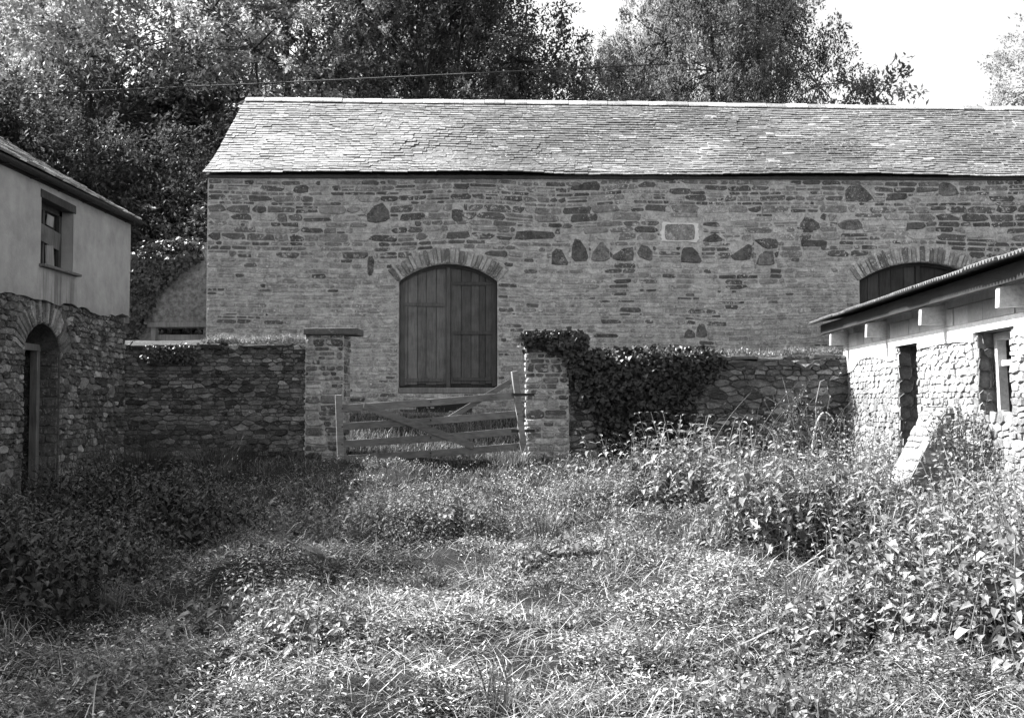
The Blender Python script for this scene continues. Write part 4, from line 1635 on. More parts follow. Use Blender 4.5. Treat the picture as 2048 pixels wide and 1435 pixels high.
# ================================================================== TREES
def tree_geo(seed, H, Rr, lobes, clusters, per, leafL, base_tone, clear=.15, crad=.42, shell=.75):
    """trunk+limbs and a crown of leaf sprays; local origin at the foot"""
    r = np.random.default_rng(seed)
    wood = Acc()
    n = 9
    t = np.linspace(0, 1, n)
    sway = np.cumsum(r.normal(0, .18, (n, 2)), 0)
    pts = np.stack([sway[:, 0], sway[:, 1], t * H * .82], -1)
    pts[0, :2] = 0
    rad = .035 * H * .55 * (1 - t * .88)
    V, F = tube(pts, rad, 7)
    wood.add(V, F, .06)
    LC = []
    for k in range(lobes):
        f = (k + .5) / lobes
        zc = H * (clear + (1 - clear) * (.10 + .82 * f)) + r.normal(0, H * .03)
        prof = math.sin(math.pi * min(1, .18 + .78 * f)) ** .7
        a = k * 2.4 + r.uniform(-.5, .5)
        q_ = Rr * prof * r.uniform(.35, .75)
        LC.append((math.cos(a) * q_, math.sin(a) * q_, zc, Rr * r.uniform(.32, .5) * (.6 + .4 * prof)))
    LC = np.array(LC)
    cc = []
    for (x, y_, z_, q_) in LC:
        h = max(0, z_ / (H * .82) - .22)
        i = min(n - 2, int(h * (n - 1)))
        st = pts[i]
        en = np.array((x, y_, z_))
        mid = (st + en) / 2 + np.array((0, 0, -.12 * np.linalg.norm(en - st))) + r.normal(0, .2, 3)
        V, F = tube([st, st * .6 + mid * .4, mid, en], [rad[i] * .5, rad[i] * .42, rad[i] * .3, .03], 5)
        wood.add(V, F, .06)
        m_ = int(clusters / lobes)
        dd = rand_dir(r, m_, .15)
        rr_ = q_ * np.where(r.random(m_) < shell, r.uniform(.75, 1.1, m_), r.uniform(.2, .8, m_))
        c_ = en + dd * rr_[:, None] * np.array((1, 1, .85))
        cc.append(c_)
        for e in c_[:max(5, m_ // 4)]:
            m2 = (en + e) / 2 + r.normal(0, .1, 3)
            V, F = tube([en, m2, e], [.03, .02, .008], 3)
            wood.add(V, F, .05)
    cc = np.concatenate(cc)
    nl = len(cc) * per
    ci = np.repeat(np.arange(len(cc)), per)
    size = r.uniform(.7, 1.35, len(cc))[ci]
    # every cluster is a leafy spray along its own twig
    tw = unit(unit(cc - np.array((0, 0, H * .45))) * .7 + r.normal(0, .55, (len(cc), 3)) + np.array((0, 0, -.05)))
    pos = r.random(nl) ** .8
    off = tw[ci] * (pos * 2.6 * crad * size)[:, None] + r.normal(0, 1, (nl, 3)) * (.30 * crad * (1.15 - .6 * pos) * size)[:, None]
    off[:, 2] -= .5 * crad * pos ** 2
    b_ = cc[ci] + off
    outd = unit(cc - np.array((0, 0, H * .5)))[ci]
    d = unit(tw[ci] * .7 + r.normal(0, .8, (nl, 3)) + np.array((0, 0, -.4)))
    nr_ = unit(r.normal(0, .45, (nl, 3)) + np.array((0, 0, .9)) + outd * .5)
    L = leafL * r.uniform(.65, 1.3, nl)
    V = qleaf(b_, d, nr_, L, L * r.uniform(.42, .62, nl))
    tone = base_tone * r.uniform(.6, 1.4, nl) * r.uniform(.75, 1.25, len(cc))[ci]
    leaf = Acc()
    add_q(leaf, V, tone)
    return wood, leaf


TREE = {}


def tree(kind, label, x, y_, s, rot=0., sz=None, name='deciduous_tree', cat='tree', group='trees behind the barn'):
    z_ = float(ground(x, y_)) - .1
    t = thing(name, label, cat, (x, y_, z_), group)
    t.rotation_euler = (0, 0, rot)
    t.scale = (s, s, sz or s)
    if kind not in TREE:
        par = KINDS[kind]
        w, l = tree_geo(**par)
        ow = w.build('trunk', M['bark'], None)
        ol = l.build('crown', M['tree_leaf'], None)
        TREE[kind] = (ow, ol)
    else:
        ow, ol = (q_.copy() for q_ in TREE[kind])
        C.objects.link(ow)
        C.objects.link(ol)
    for q_ in (ow, ol):
        q_.parent = t
    return t


KINDS = {
    'ash': dict(seed=1, H=15, Rr=4.6, lobes=16, clusters=1000, per=66, leafL=.145, base_tone=.34, clear=.12),
    'syc': dict(seed=2, H=16, Rr=4.8, lobes=17, clusters=1050, per=66, leafL=.14, base_tone=.22, clear=.10, crad=.5),
    'thin': dict(seed=3, H=14, Rr=4.0, lobes=15, clusters=900, per=55, leafL=.14, base_tone=.11, clear=.2, crad=.36),
    'dark': dict(seed=4, H=15, Rr=4.4, lobes=20, clusters=1150, per=66, leafL=.14, base_tone=.07, clear=.08, crad=.5),
    'shrub': dict(seed=5, H=6.5, Rr=3.0, lobes=10, clusters=650, per=62, leafL=.125, base_tone=.05, clear=.05, crad=.42),
    'small': dict(seed=6, H=8, Rr=2.4, lobes=9, clusters=170, per=42, leafL=.16, base_tone=.10, clear=.25, crad=.36),
}
tree('ash', 'pale leafy tree filling the top left corner above the rendered building', -13.8, 29.5, 1.0, .3)
tree('syc', 'broad mid-grey tree second from the left behind the rendered building', -10.2, 33.5, 1.08, 1.1)
tree('ash', 'pale leafy tree rising just left of the barn ridge end', -6.6, 31.0, 1.02, 2.2)
tree('syc', 'mid-grey tree behind the left third of the barn ridge', -3.9, 35.5, 1.1, 3.6)
tree('dark', 'big dark round-shouldered tree behind the middle of the barn', -2.0, 30.0, .9, .5, 1.0)
tree('dark', 'dark tree set back between the pale and the big dark tree', -2.6, 39.0, 1.12, 2.5)
tree('syc', 'pale low-topped tree in the gap right of the big dark tree', 3.5, 35.0, .72, .9, .75)
tree('thin', 'thin pale tree at the right end of the gap, before the open tree', 5.6, 37.5, .5, 2.9, .9)
tree('thin', 'tall open tree with sky showing through, right of the gap', 6.3, 31.5, .74, 4.0, 1.06)
tree('dark', 'dense dark tree right of centre whose right flank meets open sky', 8.7, 34.5, .68, 1.9, .98)
tree('syc', 'grey tree partly behind the open tree right of centre', 6.6, 39.0, .72, 5.1, 1.05)
tree('small', 'small sparse tree just above the ridge, right of the dense dark tree', 10.9, 30.5, 1.0, .4, 1.2)
tree('syc', 'pale tree cut off by the right edge of the frame', 17.0, 31.0, .72, .2)
tree('thin', 'tall tree added outside the frame, left of the rendered building, to shade the yard', -17.0, 12.5, 1.05, 2.0)  # unseen tree added to dapple shade over the left yard
tree('ash', 'tall pale tree set far back at the left edge', -19.5, 38.0, 1.15, 4.4)
for x, y_, s, rot, lab in ((-8.6, 22.8, .92, 0, 'dark shrub filling the gap above the ruined wall'),
                           (-11.6, 23.5, 1.1, 1.2, 'dark shrub just above the gutter of the rendered building'),
                           (-6.2, 26.3, 1.0, 2.2, 'dark shrub against the left gable of the barn'),
                           (-14.5, 24.5, 1.15, 3.0, 'dark shrub at the left edge above the slate roof'),
                           (-10.0, 27.5, 1.35, 4.0, 'tall dark shrub under the trees behind the rendered building')):
    tree('shrub', lab, x, y_, s, rot, name='shrub', cat='shrub', group='dark shrubs behind the yard')

# overhead cable
pts = []
for i in range(41):
    f = i / 40
    xx = -60 + f * 135 if False else -16 + f * 28.0
    px = i / 40
    xx = -16 + f * 24.8
    yd = 24.6 + 9.9 * max(0, f - .6) / .4
    x_pix = 1024 + FPX * xx / yd
    pts.append((xx, yd, float(np.interp(x_pix, [-300, 0, 500, 900, 1300, 1750, 2200], [P(0, 205, yd)[2], P(0, 190, yd)[2], P(0, 168, yd)[2], P(0, 149, yd)[2], P(0, 130, yd)[2], P(0, 116, yd)[2], P(0, 108, yd)[2]]))))
V, F = tube(pts, np.full(len(pts), .02), 4)
tag(mk('overhead_cable', V, F, M['bark']), 'thin dark overhead cable crossing in front of the trees above the ridge', 'cable')

# ================================================================== IVY AND WALL PLANTS
def ivy(name, label, n, seed, sampler, tones=(.02, .06), stems=14, L=(.032, .11), group='ivy'):
    r = np.random.default_rng(seed)
    b_, nrm = sampler(r, n)
    d = unit(r.normal(0, 1, (n, 3)) * np.array((1, .5, .7)) + np.array((0, 0, -.7)))
    nr_ = unit(nrm * 1.0 + r.normal(0, .45, (n, 3)) + np.array((0, 0, .25)))
    LL = r.uniform(*L, n)
    V = bleaf(b_, d, nr_, LL, LL * r.uniform(.85, 1.1, n), droop=.25, fold=.08, wide=(1.1, .62))
    t = thing(name, label, 'ivy', (float(b_[:, 0].mean()), float(b_[:, 1].mean()), float(b_[:, 2].min())), group)
    ac = Acc()
    add_b(ac, V, r.uniform(*tones, n))
    ac.build('foliage', M['ivy_leaf'], t)
    ac = Acc()
    for k in range(stems):
        i, j = r.integers(0, n, 2)
        a, c_ = b_[i] - nrm[i] * .04, b_[j] - nrm[j] * .04
        if np.linalg.norm(a - c_) > 1.2: continue
        m_ = (a + c_) / 2 + np.array((r.normal(0, .05), 0, -.06))
        V, F = tube([a, m_, c_], [.008, .007, .004], 4)
        mk('stem', V, F, M['bark'], t, .08)
    return t


def wall_ivy(poly, Yf, thick, over_top=None):
    poly = np.array([(P(a, b2, Yf)[0], P(a, b2, Yf)[2]) for a, b2 in poly])

    def inside(px, pz):
        c_ = np.zeros(len(px), bool)
        j = len(poly) - 1
        for i in range(len(poly)):
            xi, zi = poly[i]
            xj, zj = poly[j]
            hit = ((zi > pz) != (zj > pz)) & (px < (xj - xi) * (pz - zi) / (zj - zi + 1e-12) + xi)
            c_ ^= hit
            j = i
        return c_

    def f(r, n):
        out = []
        tot = 0
        lo, hi_ = poly.min(0), poly.max(0)
        while tot < n:
            p_ = r.uniform(lo, hi_, (n * 2, 2))
            k = inside(p_[:, 0] + r.normal(0, .05, n * 2), p_[:, 1] + r.normal(0, .05, n * 2))
            out.append(p_[k])
            tot += k.sum()
        p_ = np.concatenate(out)[:n]
        bul = thick * (.35 + .9 * vn(p_[:, 0], p_[:, 1], .35, 80))
        dpt = -.03 - bul * r.random(n) ** .6
        b_ = np.stack([p_[:, 0], Yf + dpt, p_[:, 1]], -1)
        nr_ = np.tile(np.array((0, -1., 0)), (n, 1))
        if over_top is not None:
            tp = p_[:, 1] > over_top - .06
            b_[tp, 1] = Yf - .12 + r.uniform(0, .6, tp.sum())
            nr_[tp] = (0, -.35, .95)
        return b_, nr_
    return f


ivy('ivy', 'big dark ivy mass hanging in a wedge over the right yard wall', 6500, 90,
    wall_ivy([(1135, 690), (1180, 696), (1300, 690), (1400, 690), (1450, 700), (1436, 730), (1412, 760), (1385, 800), (1370, 840), (1362, 900), (1350, 935), (1230, 930), (1205, 890), (1195, 840), (1165, 790), (1140, 760)], WY, .22, P(0, 705, WY)[2]), (.006, .022), 60)
ivy('ivy', 'ivy fringe hanging beneath the slab of the right gate pier', 1100, 91,
    wall_ivy([(1048, 662), (1165, 662), (1172, 705), (1150, 745), (1135, 715), (1120, 695), (1095, 692), (1075, 686), (1050, 690), (1044, 676)], WY - .1, .12), (.008, .03), 20)
ivy('ivy', 'grey ivy mantling the top and left of the ruined wall', 5200, 92,
    wall_ivy([(225, 700), (225, 560), (262, 520), (290, 492), (330, 478), (380, 476), (412, 492), (400, 520), (370, 530), (345, 556), (312, 580), (300, 620), (282, 655), (262, 700)], RY - .02, .18, P(0, 505, RY)[2]), (.03, .085), 30, (.06, .11))
ivy('ivy', 'small ivy trailing over the coping of the left yard wall', 650, 93,
    wall_ivy([(285, 700), (330, 690), (400, 690), (400, 705), (380, 722), (350, 712), (320, 725), (296, 712)], WY - .06, .08), (.03, .09), 8, (.04, .07))

# ferns ------------------------------------------------------------
def fern(name, label, loc, n, L, seed, tone, up=.6, spread=(0, 2 * math.pi)):
    r = np.random.default_rng(seed)
    t = thing(name, label, 'fern', loc)
    for k in range(n):
        a = spread[0] + (spread[1] - spread[0]) * (k + r.uniform(.2, .8)) / n
        LL = L * r.uniform(.75, 1.15)
        s = np.linspace(0, 1, 16)
        el = up * r.uniform(.7, 1.2)
        hx = LL * (s * math.cos(el))
        hz = LL * (s * math.sin(el) - .55 * s ** 2.2)
        pts = np.stack([math.cos(a) * hx, math.sin(a) * hx, hz], -1) + np.array(loc)
        V, F = tube(pts, .005 * (1 - s * .8), 3)
        ac = Acc()
        ac.add(V, F, tone)
        tg = unit(np.gradient(pts, axis=0))
        side = unit(np.cross(tg, np.array((0, 0, 1.))))
        nr_ = np.cross(side, tg)
        wd_ = LL * .22 * np.sin(np.pi * np.clip(s * .92 + .08, 0, 1)) ** .8
        for sg in (-1, 1):
            d = side * sg + tg * .35
            q_ = qleaf(pts[1:], d[1:], nr_[1:], wd_[1:] + .012, np.full(15, LL * .055), 0.)
            add_q(ac, q_, tone * r.uniform(.8, 1.2, 15))
        ac.build('frond', M['herb_leaf'], t)
    return t


fl_ = P(1612, 742, WY - .1)
fern('fern', 'fern rooted on the right yard wall near the shed, fronds catching light', (fl_[0], fl_[1], fl_[2]), 9, .55, 5, .16, 1.0)

# weeds along the wall tops
def top_weeds(name, label, x0, x1, topf, n, seed, tone, h=(.05, .16), Y0=WY - .05, wd_=.5):
    r = np.random.default_rng(seed)
    x = r.uniform(x0, x1, n)
    y_ = Y0 + r.uniform(0, wd_, n)
    z_ = np.array([topf(a) for a in x]) + .02
    ac = Acc()
    V = blades(r, np.stack([x, y_, z_], -1), r.uniform(*h, n) * (.4 + 1.2 * vn(x, y_, .4, 99)), r.uniform(.004, .009, n), r.uniform(0, .9, n), r.uniform(0, 6.28, n), 1.0)
    add_blades(ac, V, tone * r.uniform(.5, 1.5, n))
    m_ = n // 2
    x, y_ = r.uniform(x0, x1, m_), Y0 + r.uniform(-.04, wd_, m_)
    z_ = np.array([topf(a) for a in x]) + r.uniform(.0, .14, m_) * vn(x, y_, .4, 99)
    d = rand_dir(r, m_, .2)
    L = r.uniform(.02, .05, m_)
    add_q(ac, qleaf(np.stack([x, y_, z_], -1), d, rand_dir(r, m_, 1.2), L, L * .6), tone * r.uniform(.5, 1.6, m_))
    o = ac.build(name, M['grass_leaf'])
    tag(o, label, 'weeds', kind='stuff')


top_weeds('wall_top_weeds', 'pale grasses and small weeds along the top of the left yard wall', -5.0, -3.3, lambda x: topL(x) + .06, 3000, 101, .2, (.04, .16))
top_weeds('wall_top_weeds', 'grass and moss fringe along the top of the right yard wall', 2.4, 5.3, lambda x: topR(x) + .05, 3600, 102, .16, (.04, .14))

# ================================================================== GROUND VEGETATION
def shed_x(y_):
    return SO[0] + (-.073) * (SO[1] - y_)


def yard_points(r, n, y0, y1, pw=1.0, xm=.56):
    """random points of the yard, denser towards the camera end of the yard"""
    u = r.random(n)
    if abs(pw) < 1e-6: y_ = y0 * (y1 / y0) ** u
    else: y_ = (y0 ** pw + u * (y1 ** pw - y0 ** pw)) ** (1 / pw)
    x = r.uniform(-1, 1, n) * (y_ * xm + .6)
    k = (x > HX + .06) & (x < shed_x(y_) - .05)
    return x[k], y_[k]


def bedw(x, y_):
    """how much of a point lies in a nettle bed (0..1) and which"""
    e = lambda cx, cy, rx, ry: np.clip(1.25 - np.sqrt(((x - cx) / rx) ** 2 + ((y_ - cy) / ry) ** 2), 0, 1)
    A = np.maximum(np.maximum(e(3.1, 11.3, 1.5, 1.2), e(2.1, 11.6, .9, .9)), np.maximum(e(2.85, 9.2, 1.0, .75), e(3.8, 9.0, .7, .7)))
    B = np.maximum(e(3.35, 6.3, 1.15, 1.9), e(3.9, 7.8, 1.0, 1.4))
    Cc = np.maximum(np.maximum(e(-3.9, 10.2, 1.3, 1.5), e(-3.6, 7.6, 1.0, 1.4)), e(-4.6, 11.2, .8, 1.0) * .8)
    D = np.maximum(e(-1.4, 10.5, 1.3, .7), e(.6, 11.0, 1.2, .7)) * np.clip((vn(x, y_, .55, 76) - .45) * 6, 0, 1)
    return A, B, Cc, D


r = np.random.default_rng(200)
# long and short grass
ac = Acc()
x, y_ = yard_points(r, 170000, 4.2, 16.4, .6)
k = r.random(len(x)) < np.clip(.35 + (y_ - 9) * .16, .35, 1) * np.clip((vn(x, y_, .5, 57) - .2) * 4, .15, 1)
x, y_ = x[k], y_[k]
A, B, Cc, D = bedw(x, y_)
farn = np.clip((y_ - 11.5) / 3, 0, 1)
tall = .55 * vn(x, y_, 1.1, 51) + .45 * vn(x, y_, .35, 52)
h = (.04 + .07 * tall ** 2) * (1 - farn) + (.06 + .16 * tall) * farn
wallside = np.clip((y_ - 15.6) / .5, 0, 1) * (x < -2.9)
h = h * (1 - .55 * np.clip((HX + 1.6 - x) / 1.0, 0, 1))
h = h * (1 + .8 * np.clip(wallside, 0, 1)) * r.uniform(.5, 1.4, len(x))
h = h * (1 - .65 * np.exp(-((x + 1.7) / 1.5) ** 2 - ((y_ - 15.7) / .9) ** 2))
long_shade = np.clip(np.maximum(Cc * 1.6, np.clip(wallside, 0, 1)), 0, 1)  # darkens grass where the building's shade falls, and long grass by the wall
tone = (.15 - .10 * long_shade) * (1 - .42 * farn) * (.35 + 1.2 * vn(x, y_, .8, 55) ** 1.2) * np.where(r.random(len(x)) < .25, r.uniform(1.2, 2.4, len(x)), r.uniform(.2, .8, len(x)))
z_ = ground(x, y_) - .01
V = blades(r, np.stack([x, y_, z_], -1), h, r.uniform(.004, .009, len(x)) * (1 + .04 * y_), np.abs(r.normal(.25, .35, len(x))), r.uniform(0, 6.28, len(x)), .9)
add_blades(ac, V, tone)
# tussocks left standing by the mower
tx, ty = yard_points(r, 70, 4.6, 14.5, .8)
nb_ = 95
for q_ in range(len(tx)):
    hh = r.uniform(.10, .24)
    o_ = np.stack([r.normal(0, .055, nb_), r.normal(0, .055, nb_)], -1)
    b_ = np.stack([tx[q_] + o_[:, 0], ty[q_] + o_[:, 1], ground(tx[q_] + o_[:, 0], ty[q_] + o_[:, 1])], -1)
    V = blades(r, b_, hh * r.uniform(.5, 1.2, nb_), r.uniform(.004, .008, nb_), np.abs(r.normal(.35, .25, nb_)), np.arctan2(o_[:, 1], o_[:, 0]) + r.normal(0, .5, nb_), .8)
    add_blades(ac, V, r.uniform(.06, .2) * r.uniform(.5, 1.5, nb_))
# bank between gate and barn, and strip behind the walls
x = r.uniform(-6.2, 6.5, 26000)
y_ = r.uniform(16.3, 18.45, 26000)
z_ = ground(x, y_) - .01
k = ~(((x < -2.6) | (x > .25)) & (y_ < 17.0))
x, y_, z_ = x[k], y_[k], z_[k]
V = blades(r, np.stack([x, y_, z_], -1), r.uniform(.08, .26, len(x)), r.uniform(.006, .011, len(x)), np.abs(r.normal(.3, .35, len(x))), r.uniform(0, 6.28, len(x)), .9)
add_blades(ac, V, .14 * r.uniform(.5, 1.6, len(x)))
o = ac.build('grass', M['grass_leaf'])
tag(o, 'rough grass growing over the whole sloping yard up to the walls', 'grass', kind='stuff')

# mown stalks and leaf litter lying over the yard
ac = Acc()
x, y_ = yard_points(r, 470000, 4.2, 15.5, .25)
keep = r.random(len(x)) < np.clip(1.15 - .07 * np.maximum(0, y_ - 8), .25, 1) * np.clip(1 - 1.2 * bedw(x, y_)[2], .15, 1) * np.clip((vn(x, y_, .4, 66) - .38) * 6, .05, 1)
x, y_ = x[keep], y_[keep]
n = len(x)
heap = vn(x, y_, .55, 61) ** 2 * .26 + vn(x, y_, .18, 62) * .07
z_ = ground(x, y_) + r.random(n) * heap + .005
d = unit(np.stack([r.normal(0, 1, n), r.normal(0, 1, n), r.normal(.05, .38, n)], -1))
nr_ = unit(np.stack([r.normal(0, .6, n), r.normal(0, .6, n), np.ones(n)], -1))
L = r.uniform(.012, .046, n)
V = qleaf(np.stack([x, y_, z_], -1), d, nr_, L, L * r.uniform(.12, .42, n), .35)
tone = np.clip(.135 * np.exp(r.normal(0, 1.1, n)), .01, .7) * (.35 + 1.3 * vn(x, y_, .7, 63))
add_q(ac, V, tone)
x, y_ = yard_points(r, 34000, 4.2, 14.5, .1)
n = len(x)
z_ = ground(x, y_) + .01 + r.random(n) * (.03 + .11 * vn(x, y_, .5, 61))
V = blades(r, np.stack([x, y_, z_], -1), r.uniform(.08, .3, n), r.uniform(.002, .005, n), r.normal(1.35, .3, n), r.uniform(0, 6.28, n), .5)
add_blades(ac, V, np.where(r.random(n) < .4, r.uniform(.3, .6, n), r.uniform(.06, .25, n)))
o = ac.build('cut_stalks', M['grass_leaf'])
tag(o, 'pale mown stalks and wilted leaves strewn over the yard', 'cut grass', kind='stuff')


# nettles ----------------------------------------------------------
def nettle_geo(seed, H, Lmax, tone, pairs=9):
    r = np.random.default_rng(seed)
    ac = Acc()
    lean = r.uniform(-.12, .12, 2)
    s = np.linspace(0, 1, 5)
    pts = np.stack([lean[0] * s ** 2 * H * 1.5, lean[1] * s ** 2 * H * 1.5, s * H], -1)
    V, F = tube(pts, .006 * (1 - .6 * s) * (H / .7) ** .5, 4)
    ac.add(V, F, tone * 1.1)
    bs, ds, ns, Ls = [], [], [], []
    for k in range(pairs):
        f = .18 + .8 * k / (pairs - 1)
        b_ = np.array([np.interp(f, s, pts[:, i]) for i in range(3)])
        a0 = (k % 2) * math.pi / 2 + r.uniform(-.3, .3)
        size = Lmax * (1.15 - .75 * max(0, f - .45) / .55) * (.75 if f < .35 else 1)
        for j in range(2):
            a = a0 + j * math.pi
            el = r.uniform(-.25, .35) + .5 * max(0, f - .75) / .25
            d = np.array((math.cos(a) * math.cos(el), math.sin(a) * math.cos(el), math.sin(el)))
            bs.append(b_ + d * .02)
            ds.append(d)
            ns.append(np.array((0, 0, 1.)) + r.normal(0, .18, 3))
            Ls.append(size * r.uniform(.8, 1.2))
    L = np.array(Ls)
    V = bleaf(np.array(bs), np.array(ds), np.array(ns), L, L * r.uniform(.5, .66, len(L)), droop=.42, fold=.16, wide=(.95, .72))
    add_b(ac, V, tone * r.uniform(.4, 1.5, len(L)))
    return ac


def scatter(protos, x, y_, z_, sc_, rot, tl, tonemul, r):
    """copies of prototype plants as one mesh"""
    out = Acc()
    pi = r.integers(0, len(protos), len(x))
    for k, pr_ in enumerate(protos):
        sel = np.where(pi == k)[0]
        if not len(sel): continue
        PV = np.concatenate(pr_.V)
        ca, sa = np.cos(rot[sel]), np.sin(rot[sel])
        X = PV[None, :, 0] * ca[:, None] - PV[None, :, 1] * sa[:, None]
        Y = PV[None, :, 0] * sa[:, None] + PV[None, :, 1] * ca[:, None]
        Z = np.broadcast_to(PV[None, :, 2], X.shape)
        X = X + Z * tl[sel, 0:1]
        Y = Y + Z * tl[sel, 1:2]
        s_ = sc_[sel][:, None]
        VV = np.stack([X * s_ + x[sel][:, None], Y * s_ + y_[sel][:, None], Z * s_ + z_[sel][:, None]], -1)
        b0_ = out.n
        out.V.append(VV.reshape(-1, 3))
        out.n += VV.shape[0] * VV.shape[1]
        off = (np.arange(len(sel)) * PV.shape[0])[:, None, None] + b0_
        for fk in pr_.F:
            f_ = np.concatenate(pr_.F[fk])
            t_ = np.concatenate(pr_.T[fk])
            out.F.setdefault(fk, []).append((f_[None] + off).reshape(-1, fk))
            out.T.setdefault(fk, []).append((t_[None] * tonemul[sel][:, None]).ravel())
    return out


NP_ = [nettle_geo(300 + i, .8, .115, .17) for i in range(7)]


def bed(name, label, which, n, seed, s, tone, xr, yr):
    r = np.random.default_rng(seed)
    x = r.uniform(*xr, n)
    y_ = r.uniform(*yr, n)
    w = bedw(x, y_)[which]
    hole = np.clip(1.2 - np.sqrt(((x - 2.75) / .85) ** 2 + ((y_ - 7.85) / .6) ** 2), 0, 1)
    k = (r.random(n) < w * 1.6) & (x < shed_x(y_) - .12) & (x > HX + .15) & (hole < .25)
    x, y_, w = x[k], y_[k], w[k]
    sc_ = r.uniform(*s, len(x)) * (.55 + .6 * np.clip(w * 1.5, 0, 1)) * (.75 + .5 * vn(x, y_, .8, 71)) * (1 - .45 * np.clip((x - 2.4 - .06 * y_) / 1.0, 0, 1) * (which == 0))
    if which == 0:
        q_ = x / y_
        hm = np.interp(q_, [.1, .20, .25, .36, .39, .5], [.78, .78, .56, .5, .22, .16]) * r.uniform(.8, 1.15, len(x)) + .03 * np.maximum(0, 11 - y_)
        hm = np.where((y_ < 10.2) & (q_ < .36), r.uniform(.58, .84, len(x)), hm)
        sc_ = np.clip(np.minimum(sc_, hm / .8) * np.where(r.random(len(x)) < .12, 1.3, r.uniform(.55, 1.08, len(x))), .12, 2)
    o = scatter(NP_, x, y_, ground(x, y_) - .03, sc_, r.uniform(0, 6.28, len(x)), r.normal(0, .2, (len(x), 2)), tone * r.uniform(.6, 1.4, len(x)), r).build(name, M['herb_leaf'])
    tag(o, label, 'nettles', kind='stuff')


bed('nettle_bed', 'sunlit nettle bed in front of the right yard wall and shed', 0, 3100, 81, (.85, 1.3), 1.0, (.9, 5.6), (8, 13.8))
bed('nettle_bed', 'close-up nettle bed filling the bottom right corner', 1, 1100, 82, (.65, 1.05), 1.0, (1.9, 5.2), (4.4, 9.4))
bed('nettle_bed', 'nettle bed below the rendered building at the left, shade painted into its leaves', 2, 1300, 83, (.5, .85), .2, (-6, -2), (5.8, 13.2))  # low tone factor puts the building's shade into the leaf colour
bed('nettle_bed', 'low nettles and weeds across the middle of the yard', 3, 3200, 84, (.34, .62), .9, (-3, 2), (9.3, 12))

# low leafy weeds everywhere
r = np.random.default_rng(91)
LP_ = [nettle_geo(400 + i, .22, .06, .16, 5) for i in range(6)]
x, y_ = yard_points(r, 10000, 4.3, 14.5, .5)
k = vn(x, y_, .8, 75) > .52 + .12 * np.exp(-((x - .6) / 1.8) ** 2 - ((y_ - 6.5) / 2.5) ** 2)
x, y_ = x[k], y_[k]
o = scatter(LP_, x, y_, ground(x, y_) - .02, r.uniform(.5, 1.3, len(x)) * (.4 + 2.6 * (vn(x, y_, .8, 75) - .52)), r.uniform(0, 6.28, len(x)), r.normal(0, .25, (len(x), 2)), r.uniform(.5, 1.2, len(x)), r).build('low_weeds', M['herb_leaf'])
tag(o, 'low leafy weeds scattered through the mown grass of the yard', 'weeds', kind='stuff')


# single tall nettle plants that stand clear of their beds
def single(name, cat, label, ac, x, y_, s, rot, group=None):
    o = ac.build(name, M['herb_leaf'])
    o.location = (x, y_, float(ground(x, y_)) - .02)
    o.scale = (s, s, s)
    o.rotation_euler = (0, 0, rot)
    return tag(o, label, cat, group)


for k, (x, y_, s, lab) in enumerate(((1.62, 11.9, .8, 'tall nettle standing highest at the left end of the sunlit bed'),
                                     (2.35, 12.3, .8, 'tall nettle in front of the ivy edge on the right wall'),
                                     (3.05, 11.8, .95, 'tall nettle rising before the bramble tangle'),
                                     (3.75, 11.3, .9, 'tall nettle standing left of the foot of the buttress'),
                                     (2.62, 5.55, .72, 'large near nettle at the bottom edge right of centre'),
                                     (2.95, 5.9, .9, 'large near nettle in the bottom right corner'))):
    single('nettle', 'nettle', lab, nettle_geo(500 + k, .85, .12, .14, 11), x, y_, s, k * 1.3, 'tall nettles')


# docks with long broad leaves
def dock(label, x, y_, n, L, seed, tone):
    r = np.random.default_rng(seed)
    ac = Acc()
    a = np.arange(n) * 2.4 + r.uniform(-.4, .4, n)
    el = r.uniform(.35, 1.15, n)
    d = np.stack([np.cos(a) * np.cos(el), np.sin(a) * np.cos(el), np.sin(el)], -1)
    LL = .72 * L * r.uniform(.6, 1.2, n)
    V = bleaf(d * .03 + np.array((0, 0, .03)), d, np.tile((0, 0, 1.), (n, 1)) + r.normal(0, .2, (n, 3)), LL, LL * r.uniform(.3, .42, n), droop=.45, fold=.14, wide=(.95, .8))
    add_b(ac, V, tone * r.uniform(.75, 1.25, n))
    o = ac.build('dock_plant', M['herb_leaf'])
    o.location = (x, y_, float(ground(x, y_)))
    return tag(o, label, 'plant', 'broad-leaved docks')


dock('broad-leaved dock in the dark hollow right of centre', 2.7, 8.05, 24, .42, 1, .11)
dock('broad-leaved dock with crumpled pale leaves left of the corner nettles', 3.0, 7.7, 16, .3, 2, .10)
dock('broad-leaved dock at the left end of the middle weeds', -2.15, 10.1, 12, .32, 3, .10)
dock('small dock among mown stalks left of centre', -1.55, 8.4, 10, .24, 4, .13)
dock('broad-leaved dock below the tall nettles, catching the sun', 1.95, 9.7, 16, .3, 5, .12)

# dark rush tuft
r = np.random.default_rng(15)


def tuft(name, label, x, y_, n, h, tone, spread, cat, lean=.28):
    ac = Acc()
    b_ = np.stack([r.normal(0, spread, n), r.normal(0, spread, n), np.zeros(n)], -1)
    az = np.arctan2(b_[:, 1], b_[:, 0])
    V = blades(r, b_, h * r.uniform(.6, 1.15, n), np.full(n, .007), np.abs(r.normal(lean, .12, n)), az, .35)
    add_blades(ac, V, tone * r.uniform(.6, 1.4, n))
    o = ac.build(name, M['grass_leaf'])
    o.location = (x, y_, float(ground(x, y_)) - .01)
    return tag(o, label, cat)


